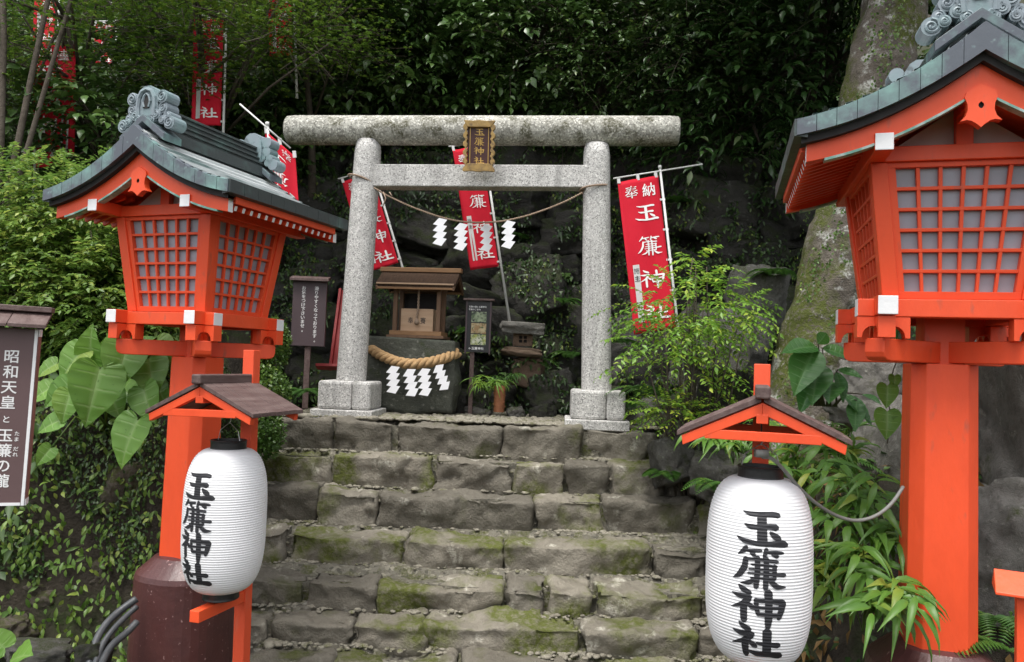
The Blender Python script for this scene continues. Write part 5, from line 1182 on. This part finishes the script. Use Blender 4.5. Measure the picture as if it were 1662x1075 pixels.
# ---------------------------------------------------------------- altar rock, offering shrine, sacred ropes
pr = at(668, 606, 6.62)
me = rockmesh('altar_rock', 301, (1, 1, 1), M['shrinerock'], .62, .06, 1.7, 18, .3, flat_top=.86)
o = link_mesh('altar_rock', me); o.location = pr; o.scale = (.435, .32, .345); o.rotation_euler = (0, R(1.5), 0); tag(o, 'big flat-topped rock girdled by a thick straw rope', 'rock')
ztop = pr.z+.345*.87
def rope3(mb, pts, r, strands=3, pitch=.13, n=7):
    """a twisted rope: strands wound round the line"""
    P = [Vector(p) for p in pts]; L = [0]
    for a, b in zip(P[:-1], P[1:]): L.append(L[-1]+(b-a).length)
    N = max(12, int(L[-1]/pitch*14)); Q = []
    for i in range(N+1):
        s_ = L[-1]*i/N; j = max(q for q in range(len(L)) if L[q] <= s_+1e-9); j = min(j, len(P)-2); Q.append(P[j].lerp(P[j+1], (s_-L[j])/max(1e-9, L[j+1]-L[j])))
    for k in range(strands):
        out = []
        for i, q in enumerate(Q):
            t = (Q[min(i+1, N)]-Q[max(i-1, 0)]).normalized(); s1 = t.cross(Vector((0, 0, 1)));  s1 = s1.normalized() if s1.length > .05 else Vector((1, 0, 0)); s2 = s1.cross(t); a = 2*PI*(L[-1]*i/N/pitch+k/strands); out.append(q+(s1*math.cos(a)+s2*math.sin(a))*r*.52)
        mb.tube(out, r*.56, n)
def smooth_line(K, n=40):
    K = np.array(K); t = np.linspace(0, len(K)-1, n); P = np.stack([np.interp(t, np.arange(len(K)), K[:, i]) for i in range(3)], 1)
    for _ in range(5): P[1:-1] = .25*P[:-2]+.5*P[1:-1]+.25*P[2:]
    return [tuple(p) for p in P]
rp = [tuple(at(*q)) for q in ((597, 562, 6.42), (612, 574, 6.30), (640, 587, 6.22), (668, 592, 6.19), (700, 588, 6.22), (724, 581, 6.30), (743, 573, 6.42))]
mb = MB(); rope3(mb, smooth_line(rp), .043, 3, .16)
tag(mb.build('straw_rope', M['rope'], smooth=True), 'thick twisted straw rope sagging across the altar rock', 'rope')
def shide(name, p, size, yaw, lab, group, lean=0):
    """folded zigzag paper streamer hanging from p"""
    mb = MB(); w_, h = size*.34, size*.30; x = 0; z = 0
    for i in range(4):
        sk = -.32*w_ ; x0 = (i % 2)*0+i*.05*w_
        y = -.004*(i % 2)-.003*i
        P = [(x0-.1*w_, z), (x0+.80*w_, z-.12*h), (x0+.32*w_, z-h*1.06), (x0-.68*w_, z-h*.86)]
        mb.add([(q[0], y, q[1]) for q in P]+[(q[0], y+.0012, q[1]) for q in P], [(3, 2, 1, 0), (4, 5, 6, 7), (0, 1, 5, 4), (1, 2, 6, 5), (2, 3, 7, 6), (3, 0, 4, 7)])
        z -= h*.80; 
    o = mb.build(name, M['shide']); o.location = p; o.rotation_euler = (0, lean, yaw); return tag(o, lab, 'paper streamer', group)
GSD = 'white zigzag paper streamers'
for i, (px, py, Y, s_, ln, lab) in enumerate(((637, 594, 6.15, .215, .0, 'zigzag paper on the thick rope, nearest the left gate pillar'), (663, 599, 6.11, .215, -.12, 'zigzag paper on the thick rope, second from the left gate pillar'), (687, 598, 6.12, .215, -.05, 'zigzag paper on the thick rope, third from the left gate pillar'), (709, 593, 6.17, .205, -.32, 'zigzag paper on the thick rope, nearest the picture board'))):
    shide('paper_streamer', at(px, py, Y), s_, .05, lab, GSD, ln)
# thin straw cord tied round both pillars and sagging between them
yl, yr_ = 6.06, 5.93
cord = [tuple(at(*q)) for q in ((607, 305, yl-.12), (625, 316, yl-.11), (660, 333, yl-.09), (705, 350, yl-.06), (740, 359, yl-.03), (775, 362, yl-.02), (815, 360, yr_-.02), (855, 351, yr_-.05), (895, 337, yr_-.09), (925, 324, yr_-.11), (945, 313, yr_-.12))]
mb = MB(); rope3(mb, smooth_line(cord, 60), .0075, 2, .035, 5)
for sx, px, py, Y in ((-1, 590, 293, yl), (1, 965, 306, yr_)):
    c = at(px, py, Y); rr_ = .116; pts = []
    for k in range(0, 21):
        a = 2*PI*k/20; pts.append((c.x+rr_*math.cos(a)+.006*math.sin(a*3), c.y+rr_*math.sin(a), c.z-sx*-.028*math.cos(a)+.006*math.sin(a*2)))
    rope3(mb, pts, .0085, 2, .04, 5)
mb.tube([tuple(at(622, 312, yl-.12)), tuple(at(626, 322, yl-.125)), tuple(at(622, 334, yl-.12))], .005, 5); mb.tube([tuple(at(632, 312, yl-.12)), tuple(at(636, 318, yl-.13))], .005, 5)
tag(mb.build('thin_rope', M['twine'], smooth=True), 'thin straw cord tied around both gate pillars and sagging between them', 'rope')
for i, (px, py, Y, lab) in enumerate(((714, 354, yl-.07, 'zigzag paper on the thin cord, nearest the left gate pillar'), (748, 362, yl-.04, 'zigzag paper on the thin cord, left of the banner strip'), (789, 364, yl-.03, 'narrow zigzag paper on the thin cord in front of the banner'), (825, 358, yr_-.04, 'zigzag paper on the thin cord, nearest the right gate pillar'))):
    shide('paper_streamer', at(px, py, Y), .215, (.1 if i != 2 else .5), lab, GSD, .06)
# small wooden offering shrine on the rock
hb = at(680, 540, 6.62); hk = empty('offering_shrine', (hb.x, hb.y, ztop+.002), -.12, 'small wooden offering shrine with a bark roof standing on the altar rock', 'shrine'); hk.scale = (1, 1, 1.17)
mb = MB(); mb.box((0, 0, .010), (.50, .30, .020)); mb.build('base_board', M['cedarpost'], hk, .003)
mb = MB(); mb.box((0, -.005, .0365), (.455, .27, .032)); mb.build('base_frame', M['cedar'], hk, .003)
for sx in (-1, 1):
    for sy in (-1, 1): mb = MB(); mb.box((sx*.190, sy*.10, .205), (.036, .036, .304)); mb.build('post', M['cedarpost'], hk, .003)
mb = MB(); mb.box((0, -.10, .375), (.44, .034, .034)); mb.box((0, .10, .375), (.44, .034, .034)); mb.build('beam', M['cedarpost'], hk, .002)
mb = MB(); mb.box((0, .118, .2), (.40, .010, .29)); mb.build('back_board', M['dark'], hk)
bx = MB(); bx.box((.0, -.02, .1355), (.285, .15, .165)); bo = bx.build('offering_box', M['cedarlight'], hk, .003)
mb = MB()
for ch, x in (('奉', -.055), ('賽', .055)):
    V, Fc, _ = glyph(ch); mb.add([(x+a*.05, -.0965, .13+b*.05) for a, b in V], Fc)
mb.build('lettering', M['ink'], bo)
RW = .345
for sy in (-1, 1):
    mb = MB(); P = [(0, .505), (sy*.205, .395), (sy*.205, .365), (0, .462)]
    mb.prism([(y, z) for y, z in P] if sy < 0 else [(y, z) for y, z in P][::-1], -RW, RW, 'x'); mb.build('roof_slope', M['barkroof'], hk, .004)
    mb = MB(); mb.box((0, sy*.212, .392), (2*RW-.02, .016, .012)); mb.build('eave_batten', M['cedarlight'], hk, .002)
    mb = MB(); mb.box((0, sy*.203, .360), (2*RW-.02, .020, .016)); mb.build('eave_board', M['cedar'], hk, .002)
mb = MB(); mb.box((0, 0, .512), (2*RW+.03, .075, .034)); mb.build('ridge_board', M['cedar'], hk, .004)
for sx in (-1, 1):
    mb = MB(); mb.prism([(0, .49), (-.215, .372), (-.215, .345), (0, .455), (.215, .345), (.215, .372)], sx*(RW-.012)-.008, sx*(RW-.012)+.008, 'x'); mb.build('gable_board', M['cedarpost'], hk, .002)
mb = MB(); rope3(mb, [(0.01, -.105, .37), (.012, -.112, .22), (.005, -.114, .15)], .010, 2, .05, 5); mb.lathe([(.0, .10), (.018, .105), (.022, .12), (.012, .14), (.004, .15)], 10, 0, Matrix.Translation((.004, -.114, 0))); mb.build('bell_rope', M['twine'], hk, smooth=True)
# small stone shrine piled on boulders
sb_ = at(850, 590, 7.0)
def stonebit(px, py, Y, sc, lab, name='boulder', mt='boulderpale', seed=0, rot=(0, 0, 0)):
    me = rockmesh(name, 400+seed, (1, 1, 1), M[mt], .6, .10, 2.0, 12, .35); o = link_mesh(name, me); o.location = at(px, py, Y); o.scale = sc; o.rotation_euler = rot; return tag(o, lab, 'stone' if name != 'boulder' else 'boulder')
stonebit(856, 604, 6.95, (.155, .13, .135), 'brown boulder carrying the small stone shrine', mt='redrock', seed=1)
stonebit(847, 572, 6.9, (.185, .15, .042), 'flat stone slab under the small stone shrine', 'stone_slab', 'redrock', 2, (0, .05, .1))
ss = empty('stone_shrine', tuple(at(848, 562, 6.92)), 0, 'tiny stone shrine with four square openings under a flat rock roof', 'shrine'); h_ = .125; w_ = .088
mb = MB(); xs0 = (-w_, -.034, -.005, .008, .037, w_); zs0 = (0, .030, .056, .064, .090, h_)
for i in range(5):
    for j in range(5):
        if not (i in (1, 3) and j in (1, 3)): mb.box(((xs0[i]+xs0[i+1])/2, -.062, (zs0[j]+zs0[j+1])/2), (xs0[i+1]-xs0[i], .03, zs0[j+1]-zs0[j]))
mb.box((0, .01, h_/2), (2*w_-.002, .10, h_-.002)); mb.build('body', M['redrock'], ss)
mb = MB(); mb.box((0, -.043, .06), (.09, .006, .07)); mb.build('opening_shade', M['dark'], ss)  # dark sheet behind the four holes, standing in for the shade inside
me = rockmesh('roof_rock', 410, (.20, .15, .055), M['boulderpale'], .8, .07, 2.0, 12, .35); o = link_mesh('roof_rock', me, ss); o.location = (0, -.01, h_+.04); o.rotation_euler = (.05, .03, 0)
# carved tube planter with leafy sprigs
tp = at(810, 665, 6.5); tb = empty('tube_planter', tuple(tp), 0, 'carved orange-brown tube standing on the terrace under green sprigs', 'planter')
mb = MB(); mb.lathe([(.046, -.02), (.047, .06), (.049, .13), (.050, .205), (.043, .205), (.042, .17)], 20, cap=False)
for j in range(14): a = j*.9; mb.tube([(.050*math.cos(a+q*.5), .050*math.sin(a+q*.5), .02+.16*((j*.37) % 1)+.012*math.sin(q*3)) for q in np.linspace(0, 1, 5)], .0035, 4)
mb.build('tube', M['clay'], tb, smooth=True)
lance_clump(A(795, 640, 6.55), 'green sprigs with narrow leaves beside the picture board post', 501, 12, .30, .10, .012, 'l_pinnate', 10, (0, -.3))
lance_clump(A(822, 625, 6.6), 'leafy sprigs above the carved tube', 502, 10, .22, .07, .014, 'l_fern', 9, (0, -.3))

# ---------------------------------------------------------------- signs
def sign_board(name, lab, p, yaw, w_, h, post_h, face, edge, roofm, post, tilt=0, th=.03):
    root = empty(name, tuple(p), yaw, lab, 'sign'); root.rotation_euler = (0, tilt, yaw)
    mb = MB(); mb.box((0, 0, post_h+h/2), (w_, th, h), 0); mb.build('board', M[face], root, .002); return root
# dark warning sign left of the gate
p = at(497, 612, 6.25); h = 108/F_PX*6.25; w_ = 54/F_PX*6.25; ph_ = 50/F_PX*6.25
sg = sign_board('warning_sign', 'dark purple-brown warning sign with two columns of white brush writing left of the gate', (p.x, p.y, p.z-.06), .06, w_, h, ph_+.06, 'signdark', None, None, None, .0)
mb = MB(); mb.box((0, .012, (ph_+.06+h*.8)/2-.1), (.046, .022, ph_+.06+h*.8+.2)); mb.build('post', M['darkwood'], sg, .002)
mb = MB(); mb.hexa([(-w_/2-.02, -.065, ph_+h+.045), (w_/2+.02, -.065, ph_+h+.045), (w_/2+.02, .04, ph_+h+.07), (-w_/2-.02, .04, ph_+h+.07)], [(-w_/2-.02, -.065, ph_+h+.068), (w_/2+.02, -.065, ph_+h+.068), (w_/2+.02, .04, ph_+h+.093), (-w_/2-.02, .04, ph_+h+.093)]); mb.build('cap', M['darkwood'], sg, .002)
mb = MB(); z0 = ph_+.06+h-.055
vtext(mb, '滑りやすくなっております。', .055, z0, .036, .0355, y=-.0165); vtext(mb, 'お気をつけ下さいませ。', -.048, z0, .036, .0345, y=-.0165); mb.build('lettering', M['letter'], sg)
# dark red plank leaning behind the pillar
a, b_ = at(536, 600, 6.45), at(553, 470, 6.75); mb = MB(); d = (b_-a); z = d.normalized(); x = (Vector((1, 0, 0))-z*z.x).normalized(); y = z.cross(x); L = d.length
pk = empty('red_plank', tuple(a), 0, 'dark red plank frame leaning in the shade behind the left gate pillar', 'plank'); pk.rotation_mode = 'QUATERNION'; pk.rotation_quaternion = Matrix((x, y, z)).transposed().to_quaternion()
mb.box((0, 0, L/2), (.024, .05, L)); mb.build('edge_rail', M['crimson'], pk, .003); mb = MB(); mb.box((.13, .012, L/2), (.235, .016, L*.99)); mb.build('panel', M['crimson'], pk, .002); mb = MB(); mb.box((.05, -.03, .012), (.32, .09, .024)); mb.build('foot_rail', M['crimson'], pk, .002)
# picture board on a post
p = at(763, 658, 6.55); h = 82/F_PX*6.55; w_ = 37/F_PX*6.55; ph_ = 86/F_PX*6.55
pb = empty('picture_board', tuple(p), -.05, 'black board with three photos on a thin post beside the altar rock', 'sign')
mb = MB(); mb.box((0, .016, (ph_+h*.7)/2-.06), (.036, .02, ph_+h*.7+.12)); mb.build('post', M['darkwood'], pb, .002)
bc = .045; mb = MB(); mb.box((bc, 0, ph_+h/2), (w_, .012, h)); bd = mb.build('board', M['blackplastic'], pb, .001)
mb = MB()
for sx in (-1, 1): mb.box((bc+sx*(w_/2+.006), -.002, ph_+h/2), (.014, .028, h+.03))
mb.build('frame_side', M['signdark'], pb, .002); mb = MB(); mb.box((bc, -.01, ph_+h+.018), (w_+.07, .07, .016)); mb.build('cap', M['darkwood'], pb, .002)
for i, mt in enumerate(('photo_a', 'photo_b', 'photo_c')):
    mb = MB(); z = ph_+h*(.70-.225*i); mb.box((bc+.004, -.008, z), (w_*.66, .003, h*.205)); mb.build('photo', M[mt], bd)
mb = MB()
def small(text, x, z, s_):
    for ch in text: V, Fc, wd = glyph(ch); mb.add([(x+a*s_, -.0075, z+b*s_) for a, b in V], Fc); x += s_*1.04
small('玉簾の瀧と玉簾神社', bc-w_*.40, ph_+h*.90, .0165); small('写真のご案内', bc-w_*.40, ph_+h*.845, .0165); small('←玉簾神社', bc-w_*.34, ph_+h*.075, .026); mb.build('lettering', M['letter'], bd)
# brown information sign at the left edge
c = at(8, 672, 2.75); sg = empty('information_sign', (c.x-.26, c.y-.02, 0), 0, 'brown information sign with white lettering and a small roof at the photo edge', 'sign')
yaw = .38; sg.rotation_euler = (0, .018, yaw); bh = .63; bw = .66; cz = c.z; rx = at(41, 678, 2.75)
sg.location = (rx.x-bw/2*math.cos(yaw), rx.y-bw/2*math.sin(yaw), 0)
mb = MB(); mb.box((0, 0, cz), (bw, .050, bh)); bd = mb.build('board', M['signedge'], sg, .002)
mb = MB(); mb.box((0, -.0265, cz), (bw-.004, .003, bh-.004)); fc = mb.build('face', M['signbrown'], bd)
mb = MB(); t_ = .010
mb.box((bw/2-.008, -.029, cz), (t_, .003, bh-.002)); mb.box((0, -.0292, cz-bh/2+.006), (bw-.03, .003, t_)); mb.box((bw/2-.0, -.002, cz-bh/2+.012), (.003, .048, .022)); mb.box((bw/2-.0, -.002, cz+bh/2-.014), (.003, .048, .026)); mb.build('white_border', M['white'], bd)
for k in range(6):
    mb = MB(); x0 = -bw/2-.03+k*(bw+.06)/6
    mb.hexa([(x0+.001, -.085, cz+bh/2+.002), (x0+(bw+.06)/6-.001, -.085, cz+bh/2+.002), (x0+(bw+.06)/6-.001, .02, cz+bh/2+.055), (x0+.001, .02, cz+bh/2+.055)], [(x0+.001, -.085, cz+bh/2+.014+.002*(k % 2)), (x0+(bw+.06)/6-.001, -.085, cz+bh/2+.014+.002*(k % 2)), (x0+(bw+.06)/6-.001, .02, cz+bh/2+.067), (x0+.001, .02, cz+bh/2+.067)]); mb.build('roof_board', M['darkwood'], sg, .002)
mb = MB(); mb.box((0, .012, cz+bh/2+.072), (bw+.065, .06, .02)); mb.build('roof_ridge', M['darkwood'], sg, .003)
for x in (-.2, .18): mb = MB(); mb.box((x, .045, cz*.5-.1), (.046, .034, cz+.2)); mb.build('post', M['blackplastic'], sg, .003)
mb = MB(); x = .18; z = cz-bh/2-.055
mb.tube([(x-.03, .02, z+.02), (x+.05, .02, z+.02), (x+.05, .02, z-.02), (x-.03, .02, z-.02)], .004, 6); mb.build('bracket', M['zinc'], sg)
mb = MB(); xt = bw/2-.078; zt_ = cz+bh/2-.075
vtext(mb, '昭和天皇', xt, zt_, .050, .0545, y=-.0292); vtext(mb, 'と', xt, zt_-.232, .028, .036, y=-.0292); vtext(mb, '玉簾の瀧', xt, zt_-.280, .050, .0535, y=-.0292)
vtext(mb, 'たま', xt+.036, zt_-.290, .017, .020, y=-.0292); vtext(mb, 'だれ', xt+.036, zt_-.344, .017, .020, y=-.0292)
htext_down(mb, 'Emperor Showa and the waterfall', xt-.058, zt_-.02, .032, y=-.0292); mb.build('lettering', M['letter'], fc)
# red railing corner at the right edge
c = at(1686, 972, 2.15); rl = empty('red_railing', (c.x+.06, c.y+.05, 0), -.5, 'corner of a red painted wooden railing with a slanted cap at the photo edge', 'railing')
mb = MB(); zc = c.z+.02; mb.hexa([(-.13, -.06, zc-.03), (.4, -.06, zc-.03), (.4, .08, zc-.03), (-.13, .08, zc-.03)], [(-.13, -.06, zc-.022), (.4, -.06, zc-.022), (.4, .012, zc+.030), (-.13, .012, zc+.030)]); mb.build('cap', M['red'], rl, .002)
mb = MB(); mb.box((-.045, .0, zc/2-.03), (.062, .062, zc)); mb.build('post', M['red'], rl, .002); mb = MB(); mb.box((.2, .0, zc-.35), (.45, .04, .06)); mb.build('rail', M['red'], rl, .002)
# black cables on the ground by the plinth
cb = [((222, 972, 3.62), (196, 990, 3.58), (172, 1012, 3.5), (155, 1040, 3.42), (143, 1085, 3.3)), ((222, 985, 3.6), (205, 1000, 3.55), (185, 1020, 3.47), (166, 1045, 3.4), (150, 1090, 3.27)), ((222, 1010, 3.56), (205, 1028, 3.5), (182, 1046, 3.42), (168, 1068, 3.35), (160, 1095, 3.25))]
for i, (K, lab) in enumerate(zip(cb, ('thickest black cable coming from the brown plinth, uppermost', 'black cable bundled under the uppermost one', 'black cable lowest of the bundle by the brown plinth'))):
    mb = MB(); mb.tube(smooth_line([tuple(at(*q)) for q in K], 24), (.017, .013, .016)[i], 8); tag(mb.build('ground_cable', M['hose'], smooth=True), lab, 'cable', 'black cables beside the brown plinth')

# small plants rooted in the rock wall
bpy.context.view_layer.update(); dg = bpy.context.evaluated_depsgraph_get(); rng = np.random.default_rng(91); lv = Leaves(); P = []; N = []
for k in range(20000):
    x, z = rng.uniform(-2.4, 3.1), PLAT+rng.uniform(.02, 2.9)
    v = noise.noise(Vector((x*1.7, z*1.9, 4)))+.6*noise.noise(Vector((x*5, z*5, 1)))+.10*(z-PLAT-1.2)
    if v < -.02: continue
    h, p, n_, i_, ob, m_ = S.ray_cast(dg, Vector((x, 6.75, z)), Vector((0, 1, 0)))
    if h and ob.name.split('.')[0] in ('boulder', 'hillside'): P.append(tuple(p)); N.append(tuple(n_))
P = np.array(P); N = np.array(N); k = len(P); dn = np.cross(np.cross(N, -UP), N)
lv.add(P+N*np.abs(rng.normal(0, .03, (k, 1)))+N*.01, dn+rng.normal(0, .6, (k, 3)), N+np.array([0, -.2, .5])+rng.normal(0, .4, (k, 3)), .042*np.exp(rng.normal(0, .35, k)), .026)
tag(lv.build('wall_creeper', M['l_creep']), kind='stuff')
for i, (x, z, nf, fl, lab) in enumerate(((-1.55, 1.5, 6, .26, 'fern high on the rock wall left of the gate'), (-.9, 1.15, 6, .22, 'fern on the rock wall above the offering shrine'), (-.05, 1.75, 7, .28, 'fern on the rock wall just under the tie beam'), (.45, 1.05, 6, .24, 'fern on the rock wall beside the lower end of the hanging banner'), (.6, .55, 6, .24, 'fern on the rock wall left of the right gate pillar'), (1.75, 1.3, 7, .3, 'fern on the pale boulders beside the leaning trunk'), (1.6, 2.1, 7, .3, 'fern high on the rock wall right of the gate'), (-.35, .75, 5, .2, 'small fern on the rock wall behind the picture board'))):
    h, p, n_, i_, ob, m_ = S.ray_cast(dg, Vector((x, 6.75, PLAT+z)), Vector((0, 1, 0)))
    if h: fern(np.array(p)+np.array([0, -.02, 0]), lab, 330+i, nf, fl)

# grey cable from the right-hand paper lantern to its big lantern post
mb = MB(); P = [at(x, y, d) for x, y, d in ((1237, 742, 2.44), (1252, 742, 2.45), (1268, 757, 2.47), (1290, 785, 2.5), (1320, 815, 2.54), (1355, 838, 2.58), (1390, 848, 2.62), (1425, 838, 2.65), (1450, 816, 2.66), (1466, 790, 2.68))]
mb.tube(smooth_line([tuple(p) for p in P], 40), .0062, 8); mb.box(tuple(at(1236, 736, 2.44)), (.04, .03, .024))
tag(mb.build('cable', M['wire'], smooth=True), 'grey cable sagging from the paper lantern to the vermilion post', 'cable')
